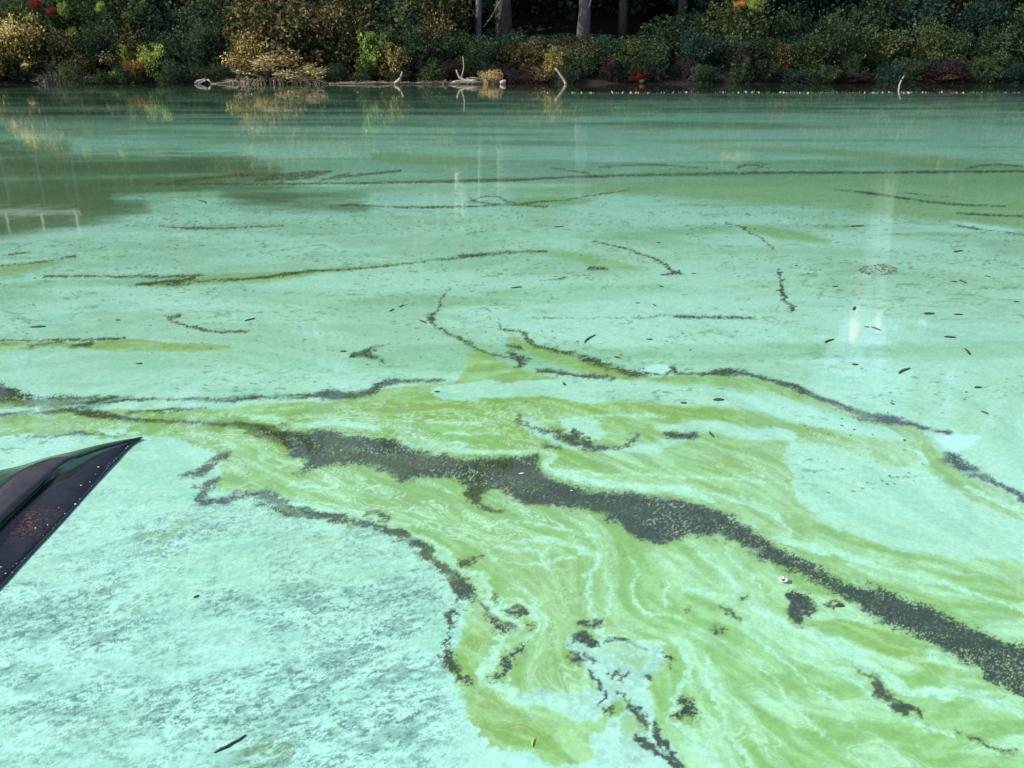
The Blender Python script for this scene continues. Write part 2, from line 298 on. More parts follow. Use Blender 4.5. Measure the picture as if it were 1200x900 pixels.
# (u, v, length, half width, angle deg): small dark flecks too small to be things
def paint(U, V, flow):
    """albedo (linear), dark-water mask, green mask at chart points U, V (flat arrays)"""
    X, Y = ground(U, V)
    X = X.astype(np.float32); Y = Y.astype(np.float32)
    dist = np.sqrt(X * X + Y * Y)
    # fray the outlines: the film is broken at centimetre scale
    w1x = fbm(X * 5, Y * 5, 3, 11) - .5; w1y = fbm(X * 5, Y * 5, 3, 12) - .5
    w2x = fbm(X * 26, Y * 26, 4, 13, .75) - .5; w2y = fbm(X * 26, Y * 26, 4, 14, .75) - .5
    a1 = .10; a2 = .075
    UF, VF = chart(X + a1 * w1x + a2 * w2x, Y + a1 * w1y + a2 * w2y)
    F = Field(UF.astype(np.float32), VF.astype(np.float32))
    UG, VG = chart(X + .6 * a1 * w1x + .75 * a2 * w2x, Y + .6 * a1 * w1y + .75 * a2 * w2y)
    G = Field(UG.astype(np.float32), VG.astype(np.float32))
    streak, fine = flow(U, V)          # 0..1 flow-aligned noise
    near = sstep(9, 3, dist)

    def c(r, g, b): return np.array([r, g, b], np.float32)
    turq = c(168, 221, 190)
    col = np.ones((len(U), 3), np.float32) * turq
    def mix(m, k):
        nonlocal col
        m = np.clip(m, 0, 1)[:, None]
        col = col * (1 - m) + k * m
    big = fbm(X * .8 + 3, Y * .8, 4, 21)
    # broad drift of tone: bluer near, mintier in the middle
    mix(sstep(.4, .7, big) * .6, c(160, 214, 172))
    mix(sstep(640, 800, V) * .75 * (U < 1e9), c(174, 230, 210))
    far = sstep(330, 120, V)
    mix(far * .75, c(164, 230, 196))
    mix(sstep(.50, .72, streak) * .35 * (1 - near * .5), c(164, 232, 212))
    mix(sstep(.48, .28, streak) * .30, c(128, 196, 165))
    # -------- far bands, with forest reflection and shade painted into the film
    bands = fbm(X * .10 + .02 * Y, Y * .75 + .06 * X, 6, 31, .62)
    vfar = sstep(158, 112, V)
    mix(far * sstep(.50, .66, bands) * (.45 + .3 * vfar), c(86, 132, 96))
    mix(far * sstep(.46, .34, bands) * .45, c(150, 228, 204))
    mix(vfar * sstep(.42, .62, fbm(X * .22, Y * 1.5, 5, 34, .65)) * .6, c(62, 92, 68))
    mix(vfar * .2, c(84, 122, 96))  # film colour darkened toward the shore for the mirrored wood
    mix(sstep(160, 118, V) * sstep(700, 350, U) * (.35 + .4 * sstep(.42, .6, bands)), c(50, 76, 58))  # extra painted dark of the forest reflection on the left
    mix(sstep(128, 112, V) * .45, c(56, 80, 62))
    mb = fbm(X * .35, Y * 2.2 - X * .15, 4, 33)
    mix(sstep(480, 420, V) * sstep(.58, .72, mb) * .45, c(118, 176, 124))
    sw = fbm(X * .9 + 1.5 * fbm(X * .4, Y * .5, 2, 36), Y * 1.5 + 2.2 * fbm(X * .3 + 5, Y * .3, 2, 38), 5, 39, .62)
    midz = sstep(500, 380, V) * sstep(130, 260, V)
    mix(midz * sstep(.52, .64, sw) * .38, c(138, 184, 146))
    mix(midz * sstep(.46, .36, sw) * .42, c(176, 232, 208))
    mix(midz * sstep(.012, .0, np.abs(sw - .5)) * .5, c(112, 152, 110))
    mix(midz * sstep(.008, .0, np.abs(sw - .43)) * .4, c(178, 232, 206))
    # -------- dark mottling of the near film (lower left)
    ang = math.radians(24)
    xr = X * math.cos(ang) + Y * math.sin(ang); yr = -X * math.sin(ang) + Y * math.cos(ang)
    mot = fbm(xr * 17 + 2 * w1x, yr * 40 + 4 * w1y, 5, 41, .72)
    mot2 = fbm(xr * 3.0, yr * 7, 3, 45)
    left_film = sstep(530, 640, V) * sstep(570, 470, U)
    area = left_film * (.06 + .94 * sstep(.40, .60, mot2)) * (.45 + .55 * sstep(560, 720, V))
    m3 = fbm(xr * 60, yr * 105, 4, 47, .85)
    mix(left_film * sstep(.42, .66, fbm(xr * 6, yr * 16, 4, 43, .7)) * .22, c(136, 188, 176))
    mix(area * sstep(.48, .66, mot) * .55, c(108, 148, 138))
    mix(area * sstep(.50, .68, m3) * .7 * sstep(.30, .52, mot), c(74, 106, 104))
    mix(left_film * sstep(.46, .34, mot) * .35, c(184, 238, 220))
    mix(left_film * sstep(.52, .68, m3) * (.22 + .4 * sstep(.4, .6, mot2)), c(112, 152, 140))
    rg = sstep(.47, .60, fbm(X * 9, Y * 13, 4, 48, .7)) * left_film
    mix(rg * .3 * sstep(.45, .62, m3), c(84, 112, 96))
    olive_p = sstep(.62, .76, fbm(xr * 2.2 + 7, yr * 4, 3, 49)) * sstep(560, 640, V) * sstep(560, 470, U)
    mix(olive_p * sstep(.42, .6, mot) * .5, c(112, 148, 92))
    # flecks in the middle film
    fl = fbm(X * 18 + .5 * Y, Y * 34, 3, 51, .7)
    fa = sstep(.42, .62, fbm(X * 1.3, Y * 1.9, 3, 53))
    mix(fa * sstep(.66, .78, fl) * .5 * sstep(600, 540, V) * sstep(150, 260, V), c(88, 128, 98))
    # -------- green scum
    g = np.full(U.shape, -50., np.float32)
    for p in GREEN: g = np.maximum(g, G.poly(p, 40))
    soft = .9 + 4.5 * sstep(.42, .75, fbm(X * 1.5, Y * 1.5, 2, 61)) + 2.0 * sstep(700, 900, U) * sstep(700, 520, V)
    gm = sstep(-soft, soft, g + 7 * (streak - .5) * sstep(0, 300, V))
    ci = np.full(U.shape, -50., np.float32)
    for p in CYAN_IN: ci = np.maximum(ci, G.poly(p, 30))
    for p in CYAN_IN[:3]: mix(sstep(-2, 2, G.poly(p, 10)) * .9, c(182, 240, 222))
    gm = gm * (1 - sstep(-soft, soft * .8, ci + 7 * (streak - .5)))
    gi = np.full(U.shape, -50., np.float32)
    for p in GREEN_OVER: gi = np.maximum(gi, G.poly(p, 12))
    gm = np.maximum(gm, sstep(-2, 2, gi))
    gcol = np.ones_like(col) * c(141, 184, 120)
    def gmix(m, k):
        nonlocal gcol
        m = np.clip(m, 0, 1)[:, None]; gcol = gcol * (1 - m) + k * m
    gmix(sstep(.35, .65, fbm(X * 1.1, Y * 1.1, 3, 63)) * .5, c(136, 178, 104))
    right = sstep(640, 800, U) * sstep(600, 720, V)
    gmix(right * .55, c(150, 210, 148))
    o = np.full(U.shape, -50., np.float32)
    for p in OLIVE: o = np.maximum(o, G.poly(p, 20))
    gmix(sstep(-9, 7, o) * .7, c(132, 168, 80))
    marb = sstep(.50, .66, streak) * (.25 + .75 * sstep(.38, .6, fbm(X * 1.6 + 9, Y * 1.6, 3, 65)))
    gmix(marb * .45, c(168, 226, 172))
    gmix(marb * right * .65, c(172, 228, 190))
    zone = sstep(.36, .58, fbm(X * 1.3 + 4, Y * 1.3, 3, 66))
    s2 = np.clip(streak + .10 * (fbm(X * 9, Y * 9, 3, 67) - .5), 0, 1)
    for lv, wv in ((.44, .010), (.53, .012), (.61, .012), (.68, .014)):
        gmix(sstep(wv * 2.2, wv * .4, np.abs(s2 - lv)) * (.32 + .55 * zone) * sstep(430, 500, V), c(174, 226, 184))
    gmix(sstep(.44, .3, streak) * .5, c(126, 180, 96))
    gmix(sstep(.56, .72, fine) * .30, c(178, 232, 178))
    gmix(sstep(.42, .28, fine) * .22, c(112, 160, 84))
    gfar = sstep(420, 180, V)
    gmix(gfar * .8, c(132, 186, 128))
    gm = gm * (1 - .3 * gfar)
    col = col * (1 - gm[:, None]) + gcol * gm[:, None]
    # halo of pale scum beside the green
    b = np.full(U.shape, -50., np.float32)
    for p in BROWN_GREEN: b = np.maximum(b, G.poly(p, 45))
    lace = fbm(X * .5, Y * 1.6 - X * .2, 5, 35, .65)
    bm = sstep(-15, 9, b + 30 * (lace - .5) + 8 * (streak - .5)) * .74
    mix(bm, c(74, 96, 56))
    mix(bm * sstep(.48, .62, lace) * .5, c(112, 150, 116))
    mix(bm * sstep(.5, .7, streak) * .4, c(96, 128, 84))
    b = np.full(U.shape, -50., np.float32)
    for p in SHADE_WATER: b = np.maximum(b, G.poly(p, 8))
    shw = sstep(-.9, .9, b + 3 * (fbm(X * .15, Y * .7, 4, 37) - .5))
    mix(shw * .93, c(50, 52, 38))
    # -------- pale ribbons
    pl = np.full(U.shape, -50., np.float32)
    for p in PALE_LINES: pl = np.maximum(pl, G.line(p, 8))
    rn = fbm(X * 32, Y * 32, 4, 68, .75)
    pm = sstep(-.9, 1.0, pl + np.where(pl > -3, 3.6, 1.5) * (rn - .5) + 1.2 * (fine - .5))
    mix(sstep(-7, 2, pl) * gm * .30, c(160, 218, 160))
    mix(pm * (.72 + .28 * sstep(.35, .65, fine)), c(174, 229, 194))
    mix(pm * sstep(.52, .68, fbm(X * 55, Y * 55, 3, 69, .8)) * .3, c(126, 176, 150))
    pin = sstep(-3, 1, ci) * sstep(620, 760, V)          # grey grain of the pale patch at the bottom
    mix(pin * sstep(.46, .62, rn) * .45, c(118, 160, 146))
    mix(pin * .45, c(168, 216, 190))
    # -------- open dark water with broken crumbs of scum
    d = np.full(U.shape, -50., np.float32)
    for p in DARK: d = np.maximum(d, F.poly(p, 14))
    dpoly = d.copy(); px_ = FPX / dist
    dl = np.full(U.shape, -50., np.float32)
    for p in DARK_LINES: dl = np.maximum(dl, F.line([(q[0], q[1], q[2] * .95 if q[1] > 420 else q[2] * .85) for q in p], 6))
    dl = dl - (.45 - 1.35 * sstep(.3, .7, fbm(X * 3.5, Y * 3.5, 3, 74))) * np.clip(px_ * .006, .35, 2.0)
    dl = dl - sstep(9, 13, dist) * (np.abs(V - 209) > 9) * 1.3 * sstep(.52, .34, fbm(X * .8, Y * 2.0, 3, 72))
    px = FPX / dist                       # chart units per metre here
    crumb = fbm(X * 70, Y * 70, 3, 71, .8)
    grit = fbm(X * 190, Y * 190, 2, 76, .9) - .5
    ragged = .35 + 1.3 * sstep(.35, .65, fbm(X * 4, Y * 4, 3, 77))
    dd = np.maximum(d + np.clip(px * .02, .5, 6) * (crumb - .5) * 1.3 + np.clip(px * .045, .6, 11) * grit * ragged - 1.9 * ragged, dl + np.clip(px * .008, .15, 2.2) * (crumb - .5) * 1.4 + np.clip(px * .014, .2, 4) * grit)
    d = np.maximum(d, dl)
    wdt = np.clip(px * .008, .9, 2.4)
    dm = sstep(-wdt, wdt, dd) * (.93 - .35 * sstep(5, -1, dpoly) * sstep(-9, -3, dpoly))
    dm = dm * np.where((dl > dpoly) & (dpoly < -2), .92 - .22 * sstep(6, 14, dist), 1)
    leak = sstep(.60, .70, fbm(xr * 5, yr * 16, 4, 78, .7)) * sstep(12, 3, d)
    dm = dm * (1 - .6 * leak)
    rim = sstep(-7, 0, d) * (1 - dm) * sstep(300, 420, V)
    mix(rim * .35 * gm, c(126, 164, 80))
    dcol = np.ones_like(col) * c(56, 68, 46)
    fk = (sstep(4.5, 11, dist) * .8)[:, None]
    dcol = dcol * (1 - fk) + (c(84, 92, 54) + (c(70, 98, 70) - c(84, 92, 54)) * sstep(10, 15, dist)[:, None]) * fk
    ol = sstep(.45, .62, fbm(X * 4, Y * 7, 4, 79, .65))[:, None] * .6
    dcol = dcol * (1 - ol) + c(84, 94, 48) * ol
    bluish = sstep(560, 900, U + .6 * (V - 560))[:, None]
    dcol = dcol * (1 - bluish) + c(52, 66, 52) * bluish
    bl = sstep(.6, .66, fbm(X * 6, Y * 9, 2, 73))[:, None] * .5
    dcol = dcol * (1 - bl) + c(62, 74, 70) * bl
    sp = fbm(X * 150, Y * 150, 3, 75, .95)
    s1 = (sstep(.54, .74, sp) * (.35 + .55 * sstep(.35, .65, streak)) * (.5 + .9 * sstep(.4, .6, fbm(X * 7, Y * 11, 3, 85))))[:, None]
    dcol = dcol * (1 - s1) + c(138, 160, 112) * s1
    s2 = (sstep(.42, .28, sp) * .6)[:, None]
    dcol = dcol * (1 - s2) + c(34, 42, 34) * s2
    col = col * (1 - dm[:, None]) + dcol * dm[:, None]
    # light overall grain
    gr = fbm(X * 60, Y * 60, 3, 81, .8) - .5
    col = col * (1 + .16 * gr[:, None] * (1 - dm[:, None]))
    col = np.clip(col, 0, 255) / 255
    lin = np.where(col < .04045, col / 12.92, ((col + .055) / 1.055) ** 2.4)
    return lin.astype(np.float32), dm.astype(np.float32), (gm * (1 - pm * .9) * (1 - dm)).astype(np.float32)

def make_flow(step=2.0, u0=-300., u1=1600., v0=96., v1=1000.):
    """line-integral-convolved noise that follows the traced currents"""
    us = np.arange(u0, u1 + step, step); vs = np.arange(v0, v1 + step, step)
    UU, VV = np.meshgrid(us, vs)
    cs = 20.0
    cu = np.arange(u0, u1 + cs, cs); cv = np.arange(v0, v1 + cs, cs)
    CU, CV = np.meshgrid(cu, cv)
    num = np.zeros(CU.shape, complex) + 1e-4
    segs = []
    for L in DARK_LINES + PALE_LINES + FLOW_EXTRA: segs.append([(p[0], p[1]) for p in L])
    for L in DARK[:1]: segs.append(L)
    for P in segs:
        P = smooth_poly(P, 1)
        for i in range(len(P) - 1):
            dx, dy = P[i + 1] - P[i]; ln = math.hypot(dx, dy)
            if ln < 1: continue
            mx, my = (P[i] + P[i + 1]) / 2
            th = math.atan2(dy, dx)
            r2 = (CU - mx) ** 2 + ((CV - my) * 1.3) ** 2
            num += ln * np.exp(2j * th) * (1 / (r2 + 250.0)) ** 1.4
    num /= np.abs(num) + 1e-12
    # up to the fine grid
    fi = np.clip((VV - v0) / cs, 0, len(cv) - 1.001); fj = np.clip((UU - u0) / cs, 0, len(cu) - 1.001)
    i0, j0 = fi.astype(int), fj.astype(int); ti, tj = fi - i0, fj - j0
    z = (num[i0, j0] * (1 - ti) * (1 - tj) + num[i0 + 1, j0] * ti * (1 - tj) + num[i0, j0 + 1] * (1 - ti) * tj + num[i0 + 1, j0 + 1] * ti * tj)
    GX, GY = ground(UU, VV)
    wob = (fbm(GX * 1.6, GY * 1.6, 3, 5) - .5) * 1.8       # curls
    th = np.angle(z) / 2 + wob * sstep(120, 500, VV)
    # noise in metres so that it foreshortens
    n1 = fbm(GX * 16, GY * 16, 2, 6)
    n2 = fbm(GX * 45, GY * 45, 2, 7)
    dxs, dys = np.cos(th), np.sin(th)
    def lic(n, steps, h):
        acc = n.copy(); w = 1.0
        for sgn in (1, -1):
            x = np.zeros_like(n) + np.arange(len(us))[None, :]; y = np.zeros_like(n) + np.arange(len(vs))[:, None]
            pdx = dxs * sgn; pdy = dys * sgn
            vx, vy = pdx, pdy
            for _ in range(steps):
                x = x + vx * h; y = y + vy * h
                xi = np.clip(np.rint(x), 0, len(us) - 1).astype(int); yi = np.clip(np.rint(y), 0, len(vs) - 1).astype(int)
                acc += n[yi, xi]
                nx, ny = dxs[yi, xi], dys[yi, xi]
                s = np.where(nx * vx + ny * vy < 0, -1.0, 1.0)
                vx, vy = nx * s, ny * s
        return acc / (1 + 2 * steps)
    a = lic(n1, 16, 1.3); b = lic(n2, 7, 1.2)
    def norm(q): return np.clip(.5 + (q - q.mean()) / (q.std() * 6), 0, 1).astype(np.float32)
    # stretch contrast locally by distance
    a, b = norm(a), norm(b)
    a = np.clip(.5 + (a - .5) * 1.3, 0, 1); b = np.clip(.5 + (b - .5) * 1.3, 0, 1)
    def flow(U, V):
        y = np.clip((V - v0) / step, 0, len(vs) - 1.001); x = np.clip((U - u0) / step, 0, len(us) - 1.001)
        i, j = y.astype(int), x.astype(int); ty, tx = (y - i), (x - j)
        def s(q): return ((q[i, j] * (1 - tx) + q[i, j + 1] * tx) * (1 - ty) + (q[i + 1, j] * (1 - tx) + q[i + 1, j + 1] * tx) * ty).astype(np.float32)
        return s(a), s(b)
    return flow
# ================================================================ helpers
ALBEDO = 0.86          # the palette above is as seen; this brings it to reflectance
def link(o, parent=None):
    C.collection.objects.link(o)
    if parent is not None: o.parent = parent
    return o
def tag(o, label=None, cat=None, group=None, kind=None):
    if label: o['label'] = label
    if cat: o['category'] = cat
    if group: o['group'] = group
    if kind: o['kind'] = kind
    return o
def empty(name, loc=(0, 0, 0), rz=0):
    o = bpy.data.objects.new(name, None); o.location = loc; o.rotation_euler = (0, 0, rz); o.empty_display_size = .3
    return link(o)
def mesh_np(name, verts, faces, mat=None, parent=None, smooth=False, k=None):
    """verts (n,3), faces (m,k) numpy arrays"""
    me = bpy.data.meshes.new(name)
    verts = np.asarray(verts, np.float32); faces = np.asarray(faces, np.int32)
    k = faces.shape[1]
    me.vertices.add(len(verts)); me.vertices.foreach_set('co', verts.ravel())
    me.loops.add(faces.size); me.loops.foreach_set('vertex_index', faces.ravel())
    me.polygons.add(len(faces))
    me.polygons.foreach_set('loop_start', np.arange(0, faces.size, k, dtype=np.int32))
    me.polygons.foreach_set('loop_total', np.full(len(faces), k, np.int32))
    me.polygons.foreach_set('use_smooth', np.full(len(faces), smooth, bool))
    me.update(calc_edges=True)
    if mat: me.materials.append(mat)
    o = bpy.data.objects.new(name, me)
    return link(o, parent)
def obj_bm(name, bm, mat, parent=None, smooth=False):
    me = bpy.data.meshes.new(name); bm.to_mesh(me); bm.free()
    for p in me.polygons: p.use_smooth = smooth
    if mat: me.materials.append(mat)
    return link(bpy.data.objects.new(name, me), parent)

class N:
    """tiny node helper"""
    def __init__(self, name):
        self.m = bpy.data.materials.new(name); self.m.use_nodes = True
        self.t = self.m.node_tree; self.t.nodes.clear()
        self.out = self.n('ShaderNodeOutputMaterial')
    def n(self, ty, **kw):
        x = self.t.nodes.new(ty)
        for a, b in kw.items(): setattr(x, a, b)
        return x
    def l(self, a, b): self.t.links.new(a, b)
    def noise(self, vec, scale, detail=3, rough=.6):
        x = self.n('ShaderNodeTexNoise'); x.inputs['Scale'].default_value = scale
        x.inputs['Detail'].default_value = detail; x.inputs['Roughness'].default_value = rough
        if vec is not None: self.l(vec, x.inputs['Vector'])
        return x.outputs[0]
    def ramp(self, fac, stops):
        x = self.n('ShaderNodeValToRGB'); e = x.color_ramp.elements
        while len(e) < len(stops): e.new(.5)
        for i, (p, c) in enumerate(stops):
            e[i].position = p; e[i].color = (c[0], c[1], c[2], 1) if not isinstance(c, (int, float)) else (c, c, c, 1)
        self.l(fac, x.inputs[0]); return x.outputs[0]
    def math(self, op, a, b):
        x = self.n('ShaderNodeMath', operation=op)
        for i, v in enumerate((a, b)):
            if isinstance(v, (int, float)): x.inputs[i].default_value = v
            else: self.l(v, x.inputs[i])
        return x.outputs[0]
def rough_mat(name, stops, scale=8, rough=.85, bump=.3, spec=.3, stretch=None):
    q = N(name); tc = q.n('ShaderNodeTexCoord'); v = tc.outputs['Object']
    if stretch:
        mp = q.n('ShaderNodeMapping'); mp.inputs['Scale'].default_value = stretch; q.l(v, mp.inputs[0]); v = mp.outputs[0]
    f = q.noise(v, scale, 5, .65); b = q.n('ShaderNodeBsdfPrincipled')
    q.l(q.ramp(f, stops), b.inputs['Base Color']); b.inputs['Roughness'].default_value = rough
    b.inputs['Specular IOR Level'].default_value = spec
    bp = q.n('ShaderNodeBump'); bp.inputs['Strength'].default_value = bump; bp.inputs['Distance'].default_value = .05
    q.l(q.noise(v, scale * 3, 4), bp.inputs['Height']); q.l(bp.outputs[0], b.inputs['Normal'])
    q.l(b.outputs[0], q.out.inputs[0]); return q.m

# ================================================================ the water with its films
def water_material():
    q = N('algae_water'); tc = q.n('ShaderNodeTexCoord'); P = tc.outputs['Object']
    at = q.n('ShaderNodeAttribute', attribute_name='film_color'); dk = q.n('ShaderNodeAttribute', attribute_name='open_water')
    # crumbs of algae at millimetre scale
    g1 = q.noise(P, 260, 3, .7); g2 = q.noise(P, 90, 4, .7)
    v = q.ramp(q.math('ADD', q.math('MULTIPLY', g1, .5), q.math('MULTIPLY', g2, .5)), [(.32, .78), (.5, 1.0), (.66, 1.16)])
    mx = q.n('ShaderNodeMix', data_type='RGBA', blend_type='MULTIPLY'); mx.inputs[0].default_value = .75
    q.l(at.outputs['Color'], mx.inputs[6]); q.l(v, mx.inputs[7])
    b = q.n('ShaderNodeBsdfPrincipled'); q.l(mx.outputs[2], b.inputs['Base Color'])
    b.inputs['IOR'].default_value = 1.40
    b.inputs['Coat Weight'].default_value = .4; b.inputs['Coat IOR'].default_value = 1.333; b.inputs['Coat Roughness'].default_value = .02
    q.l(q.math('ADD', q.math('MULTIPLY', q.noise(P, 1.3, 3), .07), .015), b.inputs['Roughness'])
    mp = q.n('ShaderNodeMapping'); mp.inputs['Scale'].default_value = (1, .55, 1); q.l(P, mp.inputs[0])
    h = q.math('ADD', q.math('MULTIPLY', q.noise(mp.outputs[0], 2.2, 2, .5), 1.0), q.math('MULTIPLY', q.noise(P, 40, 2, .5), .012))
    bp = q.n('ShaderNodeBump'); bp.inputs['Strength'].default_value = 1; bp.inputs['Distance'].default_value = .0022
    q.l(h, bp.inputs['Height']); q.l(bp.outputs[0], b.inputs['Normal'])
    q.l(b.outputs[0], q.out.inputs[0]); return q.m
WATER = water_material()

def build_water():
    s = 1.25
    us = np.concatenate([np.arange(-2400, -240, 30.), np.arange(-240, -60, 3.), np.arange(-60, 1260, s), np.arange(1260, 1530, 3.), np.arange(1530, 3600, 30.)])
    vs = np.concatenate([np.arange(94, 918, s), np.arange(918, 1050, 3.), np.arange(1050, 2300, 24.)])
    U, V = np.meshgrid(us, vs); shp = U.shape
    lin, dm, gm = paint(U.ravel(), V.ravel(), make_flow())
    X, Y = ground(U.ravel(), V.ravel())
    co = np.stack([X, Y, np.zeros_like(X)], 1).astype(np.float32)
    idx = np.arange(U.size).reshape(shp)
    q = np.stack([idx[1:, :-1], idx[1:, 1:], idx[:-1, 1:], idx[:-1, :-1]], -1).reshape(-1, 4)
    fd = dm[q].mean(1); fg = gm[q].mean(1)
    cls = np.where(fd > .5, 0, np.where(fg > .5, 1, 2))
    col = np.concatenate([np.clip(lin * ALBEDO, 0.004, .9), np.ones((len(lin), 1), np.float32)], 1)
    for k, nm in enumerate(('water', 'green_algae_scum', 'turquoise_algae_film')):
        f = q[cls == k]; used, inv = np.unique(f, return_inverse=True)
        f = inv.reshape(f.shape); vco, vcol, vd = co[used], col[used], dm[used]
        if k == 0:      # the deep sheet that carries the lake on past the surveyed part
            n = len(vco)
            vco = np.vstack([vco, np.array([[-400, -300, -.03], [400, -300, -.03], [400, 47, -.03], [-400, 47, -.03]], np.float32)])
            vcol = np.vstack([vcol, np.tile(np.array([[.16, .34, .25, 1]], np.float32), (4, 1))]); vd = np.append(vd, [0, 0, 0, 0])
            f = np.vstack([f, [[n, n + 1, n + 2, n + 3]]])
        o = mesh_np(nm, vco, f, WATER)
        a = o.data.attributes.new('film_color', 'FLOAT_COLOR', 'POINT'); a.data.foreach_set('color', vcol.astype(np.float32).ravel())
        a = o.data.attributes.new('open_water', 'FLOAT', 'POINT'); a.data.foreach_set('value', vd.astype(np.float32))
        if k == 0: tag(o, 'dark open water of the lake showing through between the algae films', kind='structure')
        if k == 1: tag(o, 'yellow green algae scum marbled across the lake surface', kind='stuff')
        if k == 2: tag(o, 'milky turquoise algae film covering most of the lake', kind='stuff')
build_water()

# ================================================================ bank and hillside
def hnoise(x, y, s, seed): return fbm(np.asarray(x) * s + 50, np.asarray(y) * s + 50, 3, seed) - .5
SHORE_Y = float(ground(600., 98.)[1])
def shore(x): return SHORE_Y + .5 * hnoise(x, np.zeros_like(x), .35, 3) + .0006 * np.asarray(x) ** 2 * 0
def bank_h(x, y):
    d = y - shore(x)
    h = np.where(d < 0, d * .6, np.where(d < 1, d * .45, .45 + (d - 1) * .22))
    h = h + np.where(d > 10, (d - 10) * .25, 0)
    return h + .35 * hnoise(x, y, .6, 4) * np.clip(d, 0, 1)
xs = np.linspace(-110, 110, 221); ys = np.concatenate([np.linspace(43, 60, 50), np.linspace(61, 130, 40)])
BX, BY = np.meshgrid(xs, ys); BZ = bank_h(BX, BY)
ii = np.arange(BX.size).reshape(BX.shape)
ff = np.stack([ii[:-1, :-1], ii[:-1, 1:], ii[1:, 1:], ii[1:, :-1]], -1).reshape(-1, 4)
SOIL = rough_mat('forest_floor', [(.3, (.006, .005, .004)), (.55, (.014, .011, .008)), (.75, (.016, .022, .009))], 2.5)
o = mesh_np('lake_bank', np.stack([BX.ravel(), BY.ravel(), BZ.ravel()], 1), ff, SOIL, smooth=True)
tag(o, 'dark leaf-littered bank rising into the woods', kind='structure')
def bz(x, y): return float(bank_h(np.array([x], float), np.array([y], float))[0])

# ================================================================ foliage
def leaf_mat(name, cols, trans=.35):
    """cols: three leaf colours, dark to light; every leaf takes its own from them"""
    q = N(name); a = q.n('ShaderNodeAttribute', attribute_name='tint'); oi = q.n('ShaderNodeObjectInfo')
    f = q.math('ADD', a.outputs['Fac'], q.math('MULTIPLY', q.math('SUBTRACT', oi.outputs['Random'], .5), .25))
    c = q.ramp(f, [(.05, cols[0]), (.52, cols[1]), (.9, cols[2])])
    b = q.n('ShaderNodeBsdfPrincipled'); q.l(c, b.inputs['Base Color']); b.inputs['Roughness'].default_value = .7
    b.inputs['Specular IOR Level'].default_value = .06
    t = q.n('ShaderNodeBsdfTranslucent'); q.l(c, t.inputs[0])
    m = q.n('ShaderNodeMixShader'); m.inputs[0].default_value = trans
    q.l(b.outputs[0], m.inputs[1]); q.l(t.outputs[0], m.inputs[2]); q.l(m.outputs[0], q.out.inputs[0]); return q.m
LEAF = dict(
    dark=leaf_mat('leaf_dark_green', [(.018, .036, .02), (.042, .074, .036), (.12, .17, .08)]),
    teal=leaf_mat('leaf_needle', [(.014, .034, .027), (.03, .064, .046), (.07, .12, .075)]),
    mid=leaf_mat('leaf_mid_green', [(.03, .058, .022), (.066, .105, .036), (.15, .18, .07)]),
    olive=leaf_mat('leaf_olive', [(.03, .034, .014), (.075, .072, .028), (.34, .27, .11)]),  # sparse bright stop paints in sunlit spots; gold and straw likewise
    lime=leaf_mat('leaf_lime', [(.045, .085, .015), (.22, .32, .06), (.72, .84, .24)], .5),
    gold=leaf_mat('leaf_gold', [(.06, .05, .018), (.32, .26, .08), (.88, .74, .30)], .5),
    straw=leaf_mat('leaf_straw', [(.11, .08, .03), (.50, .40, .17), (.90, .80, .46)], .45),
    peach=leaf_mat('leaf_peach', [(.4, .3, .12), (.82, .56, .32), (.88, .80, .48)], .4),
    orange=leaf_mat('leaf_orange', [(.18, .05, .015), (.62, .26, .06), (.85, .55, .16)], .45),
    red=leaf_mat('leaf_red', [(.07, .008, .01), (.20, .02, .02), (.40, .10, .08)], .45),
    plum=leaf_mat('leaf_plum', [(.022, .018, .02), (.05, .036, .036), (.11, .075, .068)]),
    maroon=leaf_mat('leaf_maroon', [(.026, .017, .015), (.06, .034, .028), (.11, .065, .05)]),
    grey=leaf_mat('leaf_grey', [(.04, .04, .035), (.10, .10, .09), (.26, .26, .22)], .2),
)
BARK = rough_mat('bark', [(.3, (.03, .024, .02)), (.55, (.09, .07, .06)), (.75, (.16, .13, .11))], 5, bump=.8, stretch=(3, 3, .5))
BARKG = rough_mat('bark_grey', [(.3, (.07, .062, .064)), (.6, (.17, .15, .155)), (.8, (.30, .27, .27))], 5, bump=.6, stretch=(3, 3, .5))
TWIG = rough_mat('twig', [(.3, (.05, .04, .03)), (.7, (.14, .11, .08))], 12)
PALE = rough_mat('bleached_wood', [(.3, (.30, .25, .19)), (.55, (.48, .42, .34)), (.8, (.62, .56, .47))], 9, bump=.4, stretch=(1, 1, 3))
WARMWOOD = rough_mat('weathered_log', [(.3, (.10, .075, .05)), (.5, (.28, .22, .15)), (.75, (.55, .48, .36))], 9, bump=.8, stretch=(1.5, 3, 5))
GREYWOOD = rough_mat('grey_driftwood', [(.3, (.12, .10, .08)), (.55, (.26, .22, .17)), (.8, (.42, .37, .3))], 7, bump=.5, stretch=(.6, 3, 3))

